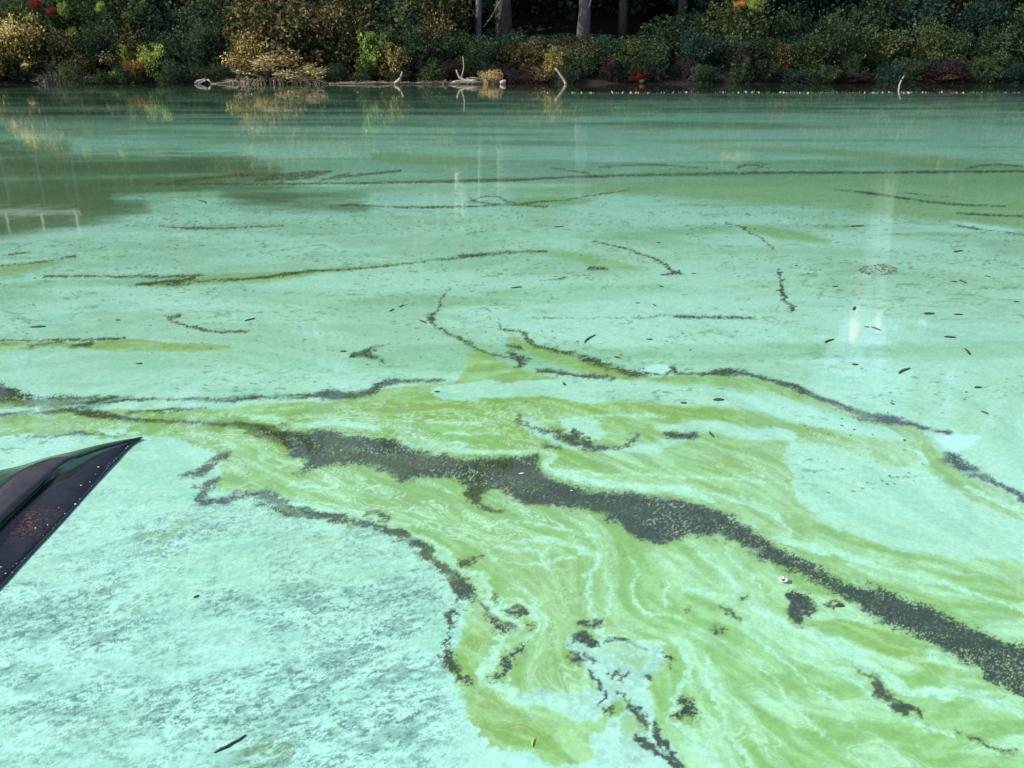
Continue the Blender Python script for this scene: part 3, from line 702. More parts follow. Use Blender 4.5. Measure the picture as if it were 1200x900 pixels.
def leaf_cards(pts, size, rs, aspect=.55, droop=.0, out_dir=None):
    """one small pointed, slightly folded leaf (two triangles as one bent quad) at every point"""
    n = len(pts)
    d = rs.normal(size=(n, 3)); 
    if out_dir is not None: d = d * .8 + out_dir * .9
    d[:, 2] -= droop; d /= np.linalg.norm(d, axis=1)[:, None] + 1e-9
    r = rs.normal(size=(n, 3)); s = np.cross(d, r); s /= np.linalg.norm(s, axis=1)[:, None] + 1e-9
    nn = np.cross(d, s)
    L = (size * rs.uniform(.6, 1.35, n))[:, None]
    a = pts - d * L * .5; c = pts + d * L * .5
    b = pts + s * L * aspect * .5 + nn * L * .10; e = pts - s * L * aspect * .5 + nn * L * .10
    v = np.stack([a, b, c, e], 1).reshape(-1, 3)
    f = np.arange(4 * n).reshape(-1, 4)
    return v, f
def set_tint(o, t):
    a = o.data.attributes.new('tint', 'FLOAT', 'FACE'); a.data.foreach_set('value', t.astype(np.float32))

def crown_points(rs, n, rx, rz, z0, clumps, spread=.28, hollow=.35):
    """leaf positions gathered in uneven clumps through an irregular volume"""
    cs = []
    while len(cs) < clumps:
        p = rs.uniform(-1, 1, 3)
        r = np.linalg.norm(p)
        if r > 1 or r < hollow: continue
        cs.append(p)
    cs = np.array(cs); rad = rs.uniform(.45, 1.6, clumps) * spread
    az = np.arctan2(cs[:, 1], cs[:, 0]); ph = rs.uniform(0, 6.28, 4)
    cs *= (1 + .22 * np.sin(2 * az + ph[0]) + .18 * np.sin(3 * az + 4 * cs[:, 2] + ph[1]) + .15 * np.sin(5 * az - 5 * cs[:, 2] + ph[2]))[:, None]
    w = rad ** 2; k = rs.choice(clumps, n, p=w / w.sum())
    g = rs.normal(size=(n, 3)); g /= np.linalg.norm(g, axis=1)[:, None]; g *= rs.uniform(.2, 1, (n, 1)) ** .5
    p = cs[k] + g * rad[k][:, None]
    t = np.clip(.42 + .26 * rs.normal(size=n) + .2 * rs.normal(size=clumps)[k] + .3 * (rs.random_sample(n) > .93), 0, 1)
    out = p / (np.linalg.norm(p, axis=1)[:, None] + 1e-9)
    P = np.stack([p[:, 0] * rx, p[:, 1] * rx, z0 + rz * (p[:, 2] + 1) / 2 * 1.0], 1)
    return P, t, out

def tube_bm(bm, pts, rads, sides=7, cap=True):
    rings = []
    pts = [Vector(p) for p in pts]
    for i, p in enumerate(pts):
        d = (pts[min(i + 1, len(pts) - 1)] - pts[max(i - 1, 0)]).normalized()
        a = d.cross(Vector((0, 0, 1)) if abs(d.z) < .9 else Vector((1, 0, 0))).normalized(); b = d.cross(a)
        rings.append([bm.verts.new(p + (a * math.cos(2 * math.pi * k / sides) + b * math.sin(2 * math.pi * k / sides)) * rads[i]) for k in range(sides)])
    for i in range(len(rings) - 1):
        for k in range(sides):
            bm.faces.new((rings[i][k], rings[i][(k + 1) % sides], rings[i + 1][(k + 1) % sides], rings[i + 1][k]))
    if cap:
        bm.faces.new(rings[0][::-1]); bm.faces.new(rings[-1])

# ---- shared shrub data
rs = np.random.RandomState(7)
SHRUB = []
for i in range(7):
    n = 4200
    # half the leaves sit along arching shoots, half in loose clumps between them
    P, t, od = crown_points(rs, n // 2, 1.35, 2.4, .05, 36, .34, .1)
    shoots = 52; per = n // 2 // shoots; Q = []; tq = []; oq = []
    for k in range(shoots):
        a = rs.uniform(0, 6.28); R = rs.uniform(.5, 1.75); Z = rs.uniform(.5, 2.6) * (1.12 - .22 * R); bend = rs.uniform(.1, .5)
        tt = rs.uniform(.35, 1, per); x = R * tt ** 1.3; z = Z * (tt + bend * tt * (1 - tt) * 2) 
        sp_ = .05 + .12 * (1.1 - tt)
        Q.append(np.stack([x * math.cos(a), x * math.sin(a), z], 1) + rs.normal(size=(per, 3)) * sp_[:, None]); c0 = rs.normal() * .16
        tq.append(np.clip(.45 + c0 + .25 * rs.normal(size=per) + .15 * tt + .25 * (rs.random_sample(per) > .93), 0, 1))
        oq.append(np.tile([[math.cos(a), math.sin(a), .6]], (per, 1)))
    P = np.vstack([P] + Q); t = np.concatenate([t] + tq); od = np.vstack([od] + oq)
    v, f = leaf_cards(P, .15, rs, .62, .25, od)
    o = mesh_np('foliage', v, f, LEAF['dark']); set_tint(o, t)
    bm = bmesh.new()
    for k in range(9):
        a = rs.uniform(0, 6.28); r = rs.uniform(.3, 1.2); h = rs.uniform(1.2, 2.4)
        tube_bm(bm, [(.1 * math.cos(a), .1 * math.sin(a), -.2), (.4 * r * math.cos(a), .4 * r * math.sin(a), h * .5), (r * math.cos(a + .3), r * math.sin(a + .3), h)], [.03, .02, .008], 5)
    st = obj_bm('stem', bm, TWIG)
    SHRUB.append((o.data, st.data))
    bpy.data.objects.remove(o); bpy.data.objects.remove(st)

def shrub(u, v_base, X=None, Y=None, w=1.0, h=1.0, kind='dark', proto=0, rz=0, name='shrub', label=None, group=None, cat='shrub', dz=0):
    root = empty(name, (X, Y, bz(X, Y) + dz), rz)
    tag(root, label, cat, group)
    fm, sm = SHRUB[proto % len(SHRUB)]
    for nm, me, mt in (('foliage', fm, LEAF[kind]), ('stem', sm, None)):
        c = bpy.data.objects.new(nm, me); link(c, root); c.scale = (w, w, h)
        if mt: c.material_slots[0].link = 'OBJECT'; c.material_slots[0].material = mt; c['kind'] = 'stuff'
    return root
def px2x(u, Y): return (u - 600.0) / FPX * (Y * CP + CAM_H * SP)
def px2z(v, Y):
    t = (450.0 - v) / FPX      # height of a sight line at depth Y
    return CAM_H + Y * (-SP + t * CP) / (CP + t * SP)

# dark understorey that fills the wood (rows front to back)
rr = random.Random(11)
FILL = 'dark shrubs packed along the bank'
MARKS = [(-90, 'the left edge of the picture'), (30, 'the gold leaved shrub'), (80, 'the bleached brush heap'), (158, 'the orange bush'), (187, 'the dim brown trunk at the left'), (238, 'the pale driftwood knot'),
         (300, 'the gold flecked shrub'), (345, 'the straw yellow bush'), (400, 'the left end of the long log'), (440, 'the lime green shrub'), (468, 'the curved white driftwood horn'), (512, 'the dull orange brown shrub'),
         (562, 'the thin pale trunk'), (590, 'the thick brown trunk'), (632, 'the small golden shrub'), (657, 'the bent white stick'), (682, 'the purple grey trunk'), (727, 'the dim slender trunk'), (752, 'the dark red bush'),
         (815, 'the silvery weeds'), (870, 'the orange leaves at the top edge'), (912, 'the yellowish green shrub'), (1000, 'the low maroon bush'), (1055, 'the crooked pale twig'), (1100, 'the low reddish brown bush'), (1150, 'the pale flecked shrub'), (1230, 'the right edge of the picture')]
KN = dict(dark='dark green', mid='mid green', teal='blackish green', olive='olive', plum='purplish', maroon='maroon')
USED = {}
def fill_row(Y, step, hm, kinds, row, x0=-30.5, x1=30.5, sink=.3):
    x = x0
    while x < x1:
        k = rr.choice(kinds(x)); yy = Y + rr.uniform(-.5, .5); xx = x + rr.uniform(-.4, .4)
        u = 600 + FPX * xx / (yy * CP + CAM_H * SP)
        mu, mk = min(MARKS, key=lambda m: abs(m[0] - u))
        side = 'directly behind' if abs(u - mu) < 14 else ('left of' if u < mu else 'right of')
        if u < -20 or u > 1220: side, mk = 'out beyond', ('the left edge of the picture' if u < 0 else 'the right edge of the picture')
        lb = '%s shrub in the %s, %s %s' % (KN[k], row, side, mk)
        h = rr.uniform(.75, 1.25) * hm
        if 540 < u < 775 and row != 'rearmost row':          # the gap where the trunks show
            h = min(h, max(.2, (px2z(rr.uniform(38, 50), yy) - bz(xx, yy)) / (2.35 * (1 - sink * .42))))
            if row == 'third row': h *= .8
        shrub(0, 0, xx, yy, rr.uniform(.85, 1.3) * hm * .9, h, k, rr.randrange(7), rr.uniform(0, 6.28), 'shrub', lb, FILL, dz=-sink * h)
        x += step * rr.uniform(.8, 1.2)
fill_row(SHORE_Y + .25, 1.15, .46, lambda x: ['dark', 'dark', 'mid', 'plum'] if x < 5 else ['dark', 'dark', 'plum', 'teal'], 'waterline row', sink=.5)
fill_row(SHORE_Y + 1.9, 1.9, .85, lambda x: ['dark', 'dark', 'mid', 'olive'] if x < 5 else ['dark', 'dark', 'teal', 'dark', 'mid'], 'front row')
fill_row(SHORE_Y + 4.4, 2.4, 1.25, lambda x: ['dark', 'teal', 'mid', 'olive'] if x < -3 else ['dark', 'dark', 'mid', 'teal'], 'second row')
fill_row(SHORE_Y + 8, 3.2, 1.8, lambda x: ['dark', 'teal', 'dark', 'olive'], 'third row', -36, 36)
fill_row(SHORE_Y + 13, 4.6, 2.6, lambda x: ['dark', 'teal'], 'rearmost row', -40, 40)

# shrubs that stand out: (u, top v, Y offset, width factor, kind, proto, name, label)
STAND = [
 (30, 18, .9, 1.05, 'gold', 0, 'shrub', 'olive and gold leaved shrub at the far left of the bank'),
 (12, 34, .5, .7, 'olive', 1, 'shrub', 'dull olive shrub in front of the gold shrub at far left'),
 (100, 62, .8, .6, 'olive', 2, 'shrub', 'small olive bush behind the straw-coloured brush heap'),
 (138, 78, .2, .22, 'lime', 3, 'plant', 'bright pale green plant hanging over the water beside the orange bush'),
 (160, 70, .3, .36, 'orange', 4, 'shrub', 'glowing orange and red bush low on the left bank'),
 (180, 52, .7, .48, 'lime', 5, 'shrub', 'yellow green shrub rising behind the orange bush'),
 (152, 50, .9, .28, 'lime', 6, 'shrub', 'thin lime green sprig above the orange bush'),
 (325, 60, .5, 1.15, 'straw', 0, 'shrub', 'large sunlit straw yellow bush leaning over the water'),
 (295, 38, .9, .7, 'gold', 2, 'shrub', 'gold flecked shrub on the left shoulder of the straw yellow bush'),
 (360, 72, .2, .8, 'straw', 3, 'shrub', 'low straw yellow bush trailing right to the waterline'),
 (345, -8, 2.0, 1.5, 'olive', 4, 'shrub', 'tall brown and olive shrub above the straw yellow bush'),
 (410, 8, 2.2, 1.3, 'olive', 5, 'shrub', 'tall olive shrub between the straw bush and the lime bush'),
 (440, 34, .8, .6, 'lime', 6, 'shrub', 'lime green sunlit shrub right of the straw yellow bush'),
 (462, 50, .5, .62, 'gold', 1, 'shrub', 'green and yellow shrub below the lime shrub'),
 (512, 20, 2.6, .8, 'olive', 2, 'shrub', 'dull orange brown shrub left of the tree trunks'),
 (500, 66, .9, .8, 'plum', 3, 'shrub', 'dark brown leafy bush over the driftwood log'),
 (574, 82, -.3, .33, 'peach', 4, 'shrub', 'small peach and cream bush at the end of the log'),
 (632, 78, .3, .42, 'gold', 5, 'shrub', 'small golden leaved shrub left of the bent white stick'),
 (648, 50, .8, .38, 'gold', 6, 'shrub', 'sparse amber shrub above the bent white stick'),
 (690, 50, 1.6, .9, 'mid', 0, 'shrub', 'mid green leafy shrub below the purple grey trunk'),
 (748, 80, .2, .36, 'red', 1, 'shrub', 'small dark red bush at the waterline'),
 (735, 45, 1.4, .7, 'mid', 2, 'shrub', 'mid green shrub above the dark red bush'),
 (815, 76, .2, .3, 'grey', 5, 'plant', 'silvery grey weeds at the waterline right of the red bush'),
 (912, 48, 1.2, .5, 'olive', 6, 'shrub', 'yellowish green shrub on the right part of the bank'),
 (945, 42, 1.2, .7, 'mid', 0, 'shrub', 'mossy green shrub right of the yellowish one'),
 (1000, 84, .2, .6, 'maroon', 1, 'shrub', 'low maroon bush on the right bank'),
 (1100, 78, .2, .85, 'maroon', 2, 'shrub', 'low reddish brown bush near the right end of the bank'),
 (1150, 58, .9, .75, 'mid', 3, 'shrub', 'pale flecked green shrub near the right edge'),
 (870, 52, .9, .6, 'plum', 4, 'shrub', 'dark purplish shrub right of centre on the bank'),
]
for u, vt, dy, w, kd, pr, nm, lb in STAND:
    Y = SHORE_Y + dy; X = px2x(u, Y)
    top = px2z(vt, Y); base = bz(X, Y)
    hh = max(.15, (top - base) / 2.25)
    shrub(0, 0, X, Y, w, hh, kd, pr, pr * 1.3 + u, nm, lb, None, 'plant' if nm == 'plant' else 'shrub', dz=-.32 * hh)

for u, v, dy, w, h, kd, pr, lb in [
 (58, 4, 2.0, .22, .22, 'red', 5, 'small spray of dark red leaves at the upper left'), (76, 13, 1.9, .20, .14, 'red', 2, 'pinkish red leaf spray below and right of the darker red one'),
 (88, 10, 1.7, .15, .26, 'lime', 6, 'lime leaf spray hanging beside the red leaves'), (95, 38, 1.6, .16, .2, 'lime', 1, 'lower lime leaf spray hanging at upper left'), (50, 20, 1.8, .16, .12, 'lime', 3, 'small pale leaf spray left of the red leaves'),
 (860, 4, 2.6, .2, .16, 'orange', 3, 'spray of orange leaves at the top edge right of centre'), (876, 4, 2.4, .26, .26, 'lime', 4, 'yellow green leaf spray beside the orange one at the top'),
 (132, 8, 2.3, .18, .2, 'lime', 0, 'pale leaf spray near the top edge left of the dim trunk'), (286, 12, 2.6, .22, .16, 'lime', 2, 'faint yellow green leaf spray above the gold shrub'),
 (436, 42, .3, .16, .16, 'lime', 5, 'brightest lime leaf spray on the front of the lime shrub')]:
    Y = SHORE_Y + dy; X = px2x(u, Y)
    shrub(0, 0, X, Y, w, h, kd, pr, u * .7, 'leaf_spray', lb, None, 'leaf spray', dz=px2z(v, Y) - bz(X, Y) - 1.35 * h)
STRAWY = rough_mat('dry_stalk', [(.3, (.25, .19, .10)), (.7, (.62, .52, .33))], 12)
# brush heap of bleached grass at left
def brush(u0, u1, vt, n, mat, label, Y, name='brush_heap'):
    xs0, xs1 = px2x(u0, Y), px2x(u1, Y); r2 = random.Random(u0)
    top = px2z(vt, Y)
    root = empty(name, ((xs0 + xs1) / 2, Y, 0)); tag(root, label, 'brush')
    bm = bmesh.new()
    for k in range(n):
        x = r2.uniform(xs0, xs1) - root.location.x; h = top * r2.uniform(.35, 1) * (1 - (2 * x / (xs1 - xs0)) ** 2 * .5)
        y = r2.uniform(-.5, .5); lx = r2.uniform(-.6, .6)
        tube_bm(bm, [(x, y, -.05), (x + lx * .4, y, h * .7), (x + lx, y - .15, h * r2.uniform(.3, 1))], [.016, .014, .006], 4, False)
    o = obj_bm('stalk', bm, mat, root); o['kind'] = 'stuff'
    return root
brush(52, 106, 74, 260, GREYWOOD, 'heap of bleached grass and twigs at the waterline on the left', SHORE_Y + .1)
brush(372, 560, 88, 90, TWIG, 'thin dead stalks standing along the driftwood log', SHORE_Y + .4)
brush(384, 480, 93, 110, WARMWOOD, 'short sunlit reed stubble in front of the left length of log', SHORE_Y - .5)
brush(484, 560, 92, 90, WARMWOOD, 'short sunlit reed stubble in front of the right length of log', SHORE_Y - .45)
brush(268, 384, 84, 170, STRAWY, 'pale sunlit dry stalks along the foot of the straw yellow bush', SHORE_Y - .3)
brush(612, 662, 84, 60, TWIG, 'bare grey stalks under the small golden shrub', SHORE_Y + .3)

# ================================================================ trees
CROWN = []
for i in range(5):
    P, t, od = crown_points(rs, 9000, 3.4, 13, 0, 120, .17, .25)
    v, f = leaf_cards(P, .36, rs, .7, .2, od)
    o = mesh_np('crown', v, f, LEAF['dark']); set_tint(o, t); CROWN.append(o.data); bpy.data.objects.remove(o)
def tree(X, Y, H, rtrunk, kind='dark', proto=0, crown_base=.3, cw=1.0, label='', group=None, lean=0, mat=None, name='tree', taper=.35):
    z = bz(X, Y) - .3
    root = empty(name, (X, Y, z), 0); tag(root, label, 'tree', group)
    bm = bmesh.new(); n = 9; r3 = random.Random(int(X * 10 + Y))
    pts = [(lean * k / n * H + r3.uniform(-.05, .05), r3.uniform(-.05, .05), H * k / n) for k in range(n + 1)]
    rad = [rtrunk * (1.25 if k == 0 else 1) * (1 - (1 - taper) * k / n) for k in range(n + 1)]
    tube_bm(bm, pts, rad, 12)
    obj_bm('trunk', bm, mat or BARK, root, True)
    for k in range(6):
        bm = bmesh.new()
        h = H * r3.uniform(crown_base, .95); a = r3.uniform(0, 6.28); l = (1.6 + 1.6 * cw) * (1.1 - h / H)
        tube_bm(bm, [(lean * h, 0, h), (lean * h + l * .5 * math.cos(a), l * .5 * math.sin(a), h + .3), (lean * h + l * math.cos(a), l * math.sin(a), h + .9)], [rtrunk * .3, rtrunk * .18, .02], 6)
        obj_bm('branch', bm, mat or BARK, root)
    if kind:
        c = bpy.data.objects.new('crown', CROWN[proto % 5]); link(c, root)
        c.scale = (cw, cw, H * (1 - crown_base) / 13 * 1.05); c.location = (lean * H * .6, 0, H * crown_base); c.rotation_euler = (0, 0, proto * 1.7 + X)
        c.material_slots[0].link = 'OBJECT'; c.material_slots[0].material = LEAF[kind]; c['kind'] = 'stuff'
    return root
def trunk_at(u, wpx, Y, **k):
    X = px2x(u, Y); return tree(X, Y, k.pop('H', 20), wpx * Y / FPX / 2 * 1.05, **k)
trunk_at(562, 6.5, SHORE_Y + 5.4, H=15, kind='mid', proto=0, crown_base=.45, cw=.5, mat=BARKG, label='thin pale grey trunk standing left of the thick brown trunk')
trunk_at(590, 17, SHORE_Y + 6.2, H=22, kind='teal', proto=1, crown_base=.36, cw=1.0, label='thick brown tree trunk beside the thin pale one')
trunk_at(682, 13, SHORE_Y + 6, H=21, kind='dark', proto=2, crown_base=.36, cw=1.0, mat=BARKG, label='purple grey tree trunk in the middle of the bank')
trunk_at(727, 9, SHORE_Y + 8, H=20, kind='teal', proto=3, crown_base=.4, cw=.9, label='dim slender trunk right of the purple grey one')
trunk_at(187, 7, SHORE_Y + 9, H=18, kind='olive', proto=3, crown_base=.5, cw=.5, label='dim brown trunk in the dark woods at the left')
TALL = 'tall trees behind the bank'
tl = 'tall tree of the dark wood whose crown rises above the picture'
for (X, Y, H, kd, pr, cb, cw) in [
    (-4.5, 54, 20, 'olive', 4, .3, 1.0), (3.5, 57, 21, 'dark', 1, .25, 1.1), (9.5, 53, 19, 'dark', 2, .22, 1.15), (14, 55, 18, 'teal', 3, .2, 1.1),
    (17.5, 53, 16.5, 'dark', 0, .2, 1.0), (24.5, 66, 12, 'dark', 4, .2, 1.1), (31.5, 53, 15, 'teal', 1, .2, 1.1), (36, 55, 17, 'dark', 2, .2, 1.1),
    (12, 61, 21, 'teal', 0, .2, 1.2), (18, 62, 18, 'dark', 3, .2, 1.2), (33, 63, 19, 'teal', 4, .2, 1.2), (38, 60, 18, 'dark', 1, .2, 1.2),
    (-10, 60, 20, 'teal', 2, .2, 1.1), (-17, 62, 19, 'dark', 3, .2, 1.2), (-24, 61, 18, 'teal', 0, .2, 1.2), (-31, 62, 19, 'dark', 1, .2, 1.2), (-38, 60, 20, 'teal', 4, .2, 1.2),
    (-21, 67, 22, 'dark', 1, .2, 1.2), (-5, 68, 22, 'dark', 3, .2, 1.3), (4, 66, 22, 'teal', 2, .2, 1.3), (-33, 69, 22, 'dark', 2, .2, 1.3),
    (44, 56, 18, 'dark', 3, .2, 1.2), (-46, 62, 20, 'dark', 4, .2, 1.2), (50, 60, 19, 'teal', 0, .2, 1.2)]:
    u = 600 + FPX * X / (Y * CP + CAM_H * SP); mk = min(MARKS[1:-1], key=lambda m: abs(m[0] - u))[1]
    if u < -20 or u > 1220: mk = 'the %s edge of the picture' % ('left' if u < 0 else 'right')
    tree(X, Y, H, .3, kd, pr, cb, cw, '%s %s tree, crown above the picture, behind %s' % ('distant' if Y > 58 else 'tall', KN[kd], mk.replace('the ', 'the ')), TALL)

# ================================================================ driftwood, sticks, stones
def stick(name, label, pts, rads, mat, cat='driftwood', sides=8, extra=()):
    """pts: (u, v, Y offset from shore); a point's height follows from the sight line"""
    w = []
    for u, v, dy in pts:
        Y = SHORE_Y + dy; w.append(Vector((px2x(u, Y), Y, px2z(v, Y))))
    o0 = w[0].copy(); bm = bmesh.new()
    q = []; r = []
    for i in range(len(w) - 1):
        for k in range(3):
            t = k / 3; q.append(w[i].lerp(w[i + 1], t) - o0 + Vector((0, 0, random.Random(i * 7 + k).uniform(-.01, .01)))); r.append(rads[i] * (1 - t) + rads[i + 1] * t)
    q.append(w[-1] - o0); r.append(rads[-1])
    tube_bm(bm, q, r, sides)
    for pp, rr_ in extra:
        z = [Vector((px2x(a, SHORE_Y + d), SHORE_Y + d, px2z(b, SHORE_Y + d))) - o0 for a, b, d in pp]
        tube_bm(bm, z, rr_, 6)
    o = obj_bm(name, bm, mat, None, True); o.location = o0
    return tag(o, label, cat)
stick('dead_branch', 'bent white stick poking up out of the water near the middle', [(663.5, 99.5, -1.2), (661, 94, -1.2), (656, 87, -1.2), (650.5, 80, -1.2)], [.07, .06, .055, .04], PALE)
stick('dead_branch', 'curved white driftwood horn rising from the left part of the log', [(462, 98.5, -.9), (467, 95, -.9), (470.5, 90, -.9), (472, 84, -.9)], [.09, .085, .06, .03], PALE)
stick('driftwood_log', 'left length of weathered log floating under the lime shrub', [(385, 97.6, -.75), (412, 97.9, -.75), (440, 97.2, -.75), (468, 97.8, -.75), (482, 97.3, -.75)], [.02, .045, .05, .04, .02], WARMWOOD,
      extra=[([(418, 98, -.8), (417, 94, -.8)], [.03, .01]), ([(440, 97, -.8), (446, 94.5, -.8)], [.02, .01]), ([(477, 98, -.8), (476, 95.5, -.8)], [.03, .02])])
stick('driftwood_log', 'right length of weathered log running to the peach bush', [(476, 97.9, -.8), (500, 97.4, -.75), (530, 97.6, -.75), (566, 96.6, -.7)], [.02, .05, .06, .075], WARMWOOD,
      extra=[([(498, 97, -.8), (495, 93.5, -.8)], [.02, .01]), ([(520, 98, -.8), (523, 93, -.8)], [.05, .03]), ([(506, 97, -.8), (514, 95.6, -.8)], [.03, .02])])
stick('driftwood_root', 'forked grey driftwood root standing on the right end of the log', [(557, 96, -.6), (545, 95, -.6), (538, 90, -.6), (535, 82, -.6)], [.10, .09, .05, .03], PALE,
      extra=[([(540, 93, -.6), (543, 84, -.6), (544, 78, -.6), (543, 66, -.6)], [.05, .03, .025, .015]), ([(528, 97, -.6), (536, 95, -.6), (545, 95, -.6)], [.03, .05, .06])])
stick('driftwood_stub', 'white forked stub of driftwood right of the peach bush', [(586, 98, -.8), (590, 96, -.8), (593, 94.5, -.8)], [.10, .11, .05], PALE,
      extra=[([(589, 97, -.8), (593, 99.5, -.8)], [.07, .03])])
stick('driftwood_root', 'pale knot of driftwood in the water left of the straw bush', [(228, 97.5, -.6), (233, 94.8, -.6), (238, 93.6, -.6), (241, 92.6, -.6)], [.02, .055, .04, .02], PALE,
      extra=[([(244, 93, -.6), (247, 96, -.6), (247.5, 100, -.6)], [.05, .03, .02]), ([(233, 97, -.6), (240, 95, -.6), (244, 93, -.6)], [.03, .05, .03]), ([(230, 99, -.6), (236, 97.6, -.6)], [.02, .03])])
stick('driftwood_log', 'low grey log touching the left foot of the straw bush', [(248, 98.2, -.4), (262, 97.2, -.4), (272, 95.5, -.4), (284, 97, -.4)], [.03, .04, .07, .04], GREYWOOD)
stick('dead_branch', 'small crooked pale twig standing in the water at right', [(1054.5, 107, -4.6), (1053.5, 100, -4.6), (1055, 94, -4.6), (1057.5, 89, -4.6)], [.035, .04, .03, .02], PALE)
stick('dead_branch', 'white sliver of branch on the purple grey trunk', [(687, 9, 5.4), (689, 3, 5.4), (690, -4, 5.4)], [.03, .03, .03], PALE)
stick('dead_branch', 'thin grey branch slanting between the two left trunks', [(567, 32, 5.0), (575, 22, 5.2), (583, 8, 5.4), (590, -4, 5.6)], [.03, .04, .05, .05], BARKG)
stick('dead_branch', 'grey twisted branch left of the peach bush', [(546, 92, -.2), (556, 91.5, -.2), (562, 93, -.2)], [.03, .06, .05], GREYWOOD)
def stone(u, v, wpx, hpx, label, mat, dy=-.2, seed=0):
    Y = SHORE_Y + dy; bm = bmesh.new(); bmesh.ops.create_icosphere(bm, subdivisions=3, radius=1)
    r4 = np.random.RandomState(seed)
    for q in bm.verts:
        n = 1 + .5 * (float(fbm(np.array([q.co.x * 1.6 + seed]), np.array([q.co.y * 1.6 + q.co.z * 1.3]), 3, seed)[0]) - .5)
        q.co *= n
    s = Y / FPX; bmesh.ops.scale(bm, vec=(wpx * s / 2, wpx * s * .35, hpx * s * .4), verts=bm.verts)
    o = obj_bm('rock', bm, mat, None, False); o.location = (px2x(u, Y), Y, px2z(v, Y)); tag(o, label, 'rock'); return o
ROCK = rough_mat('stone', [(.3, (.10, .09, .08)), (.6, (.22, .2, .18)), (.8, (.4, .36, .32))], 6)
stone(55, 96, 12, 5, 'grey rock left of the bleached brush heap', ROCK, .0, 1)
stone(752, 95, 6, 5, 'pale grey rock at the foot of the dark red bush', ROCK, -.1, 2)
stone(118, 95.5, 16, 4, 'low grey rock between the brush heap and the bright green plant', ROCK, -.1, 3)
stone(555, 94.5, 8, 3.5, 'whitish rock behind the right end of the log', PALE, -.3, 4)
stone(533, 96, 6, 3, 'small white rock lying on the log', PALE, -.5, 5)

# foam flecks drifting in a line
def flakes(name, label, pts, sizes, mat, zlo=.004, aspect=(.4, 1), rot=None, kind='stuff', sides=6, hgt=.3):
    V = []; Fc = []; r5 = random.Random(len(pts)); fcs = []
    for i, ((x, y), s) in enumerate(zip(pts, sizes)):
        a0 = r5.uniform(0, 6.28) if rot is None else rot[i]; asp = r5.uniform(*aspect); b = len(V)
        for k in range(sides):
            t = 2 * math.pi * k / sides; rx = s * math.cos(t) * r5.uniform(.7, 1.1); ry = s * asp * math.sin(t) * r5.uniform(.7, 1.1)
            V.append((x + rx * math.cos(a0) - ry * math.sin(a0), y + rx * math.sin(a0) + ry * math.cos(a0), zlo))
        V.append((x, y, zlo + s * hgt))
        for k in range(sides): fcs.append((b + k, b + (k + 1) % sides, b + sides))
    o = mesh_np(name, np.array(V), np.array(fcs), mat); tag(o, label, kind=kind); return o
FOAM = rough_mat('foam', [(.3, (.45, .46, .42)), (.7, (.7, .7, .66))], 20)
r6 = random.Random(5); pts = []; sz = []
for k in range(330):
    u = r6.uniform(668, 1195) if r6.random() < .85 else r6.uniform(300, 1200)
    if fbm(np.array([u * .03]), np.array([0.]), 2, 3)[0] < .40: continue
    v = 108.6 + 1.1 * (float(fbm(np.array([u * .011]), np.array([3.]), 3, 8)[0]) - .5) + r6.gauss(0, .3 + .5 * (r6.random() < .2)); x, y = ground(np.array(u), np.array(v)); pts.append((float(x), float(y))); sz.append(r6.uniform(.006, .022) if r6.random() < .88 else .045)
flakes('foam_flecks', 'broken line of white foam flecks drifting in front of the right bank', pts, sz, FOAM, .01, (.5, 1), hgt=.5)
# ================================================================ things floating near the camera
def wp(u, v, z=0.0):
    a = (u - 600.0) / FPX; b = (450.0 - v) / FPX
    dy = CP + b * SP; dz = -SP + b * CP; t = (CAM_H - z) / -dz
    return Vector((a * t, dy * t, z))
LEAFD = rough_mat('sodden_leaf', [(.3, (.03, .045, .028)), (.6, (.06, .075, .04)), (.8, (.12, .11, .06))], 30, .5)
LEAFB = rough_mat('brown_leaf', [(.3, (.06, .03, .015)), (.6, (.13, .07, .03)), (.8, (.22, .13, .07))], 30, .5)
LEAFG = rough_mat('green_blade', [(.3, (.02, .06, .02)), (.7, (.05, .12, .04))], 30, .5)
LEAFY = rough_mat('yellow_leaf', [(.3, (.45, .42, .08)), (.7, (.62, .6, .18))], 30, .5)
LEAFGR = rough_mat('debris', [(.3, (.08, .09, .06)), (.7, (.20, .22, .16))], 30, .7)
WHITE = rough_mat('petal_white', [(.3, (.66, .6, .52)), (.7, (.8, .76, .7))], 30, .5)
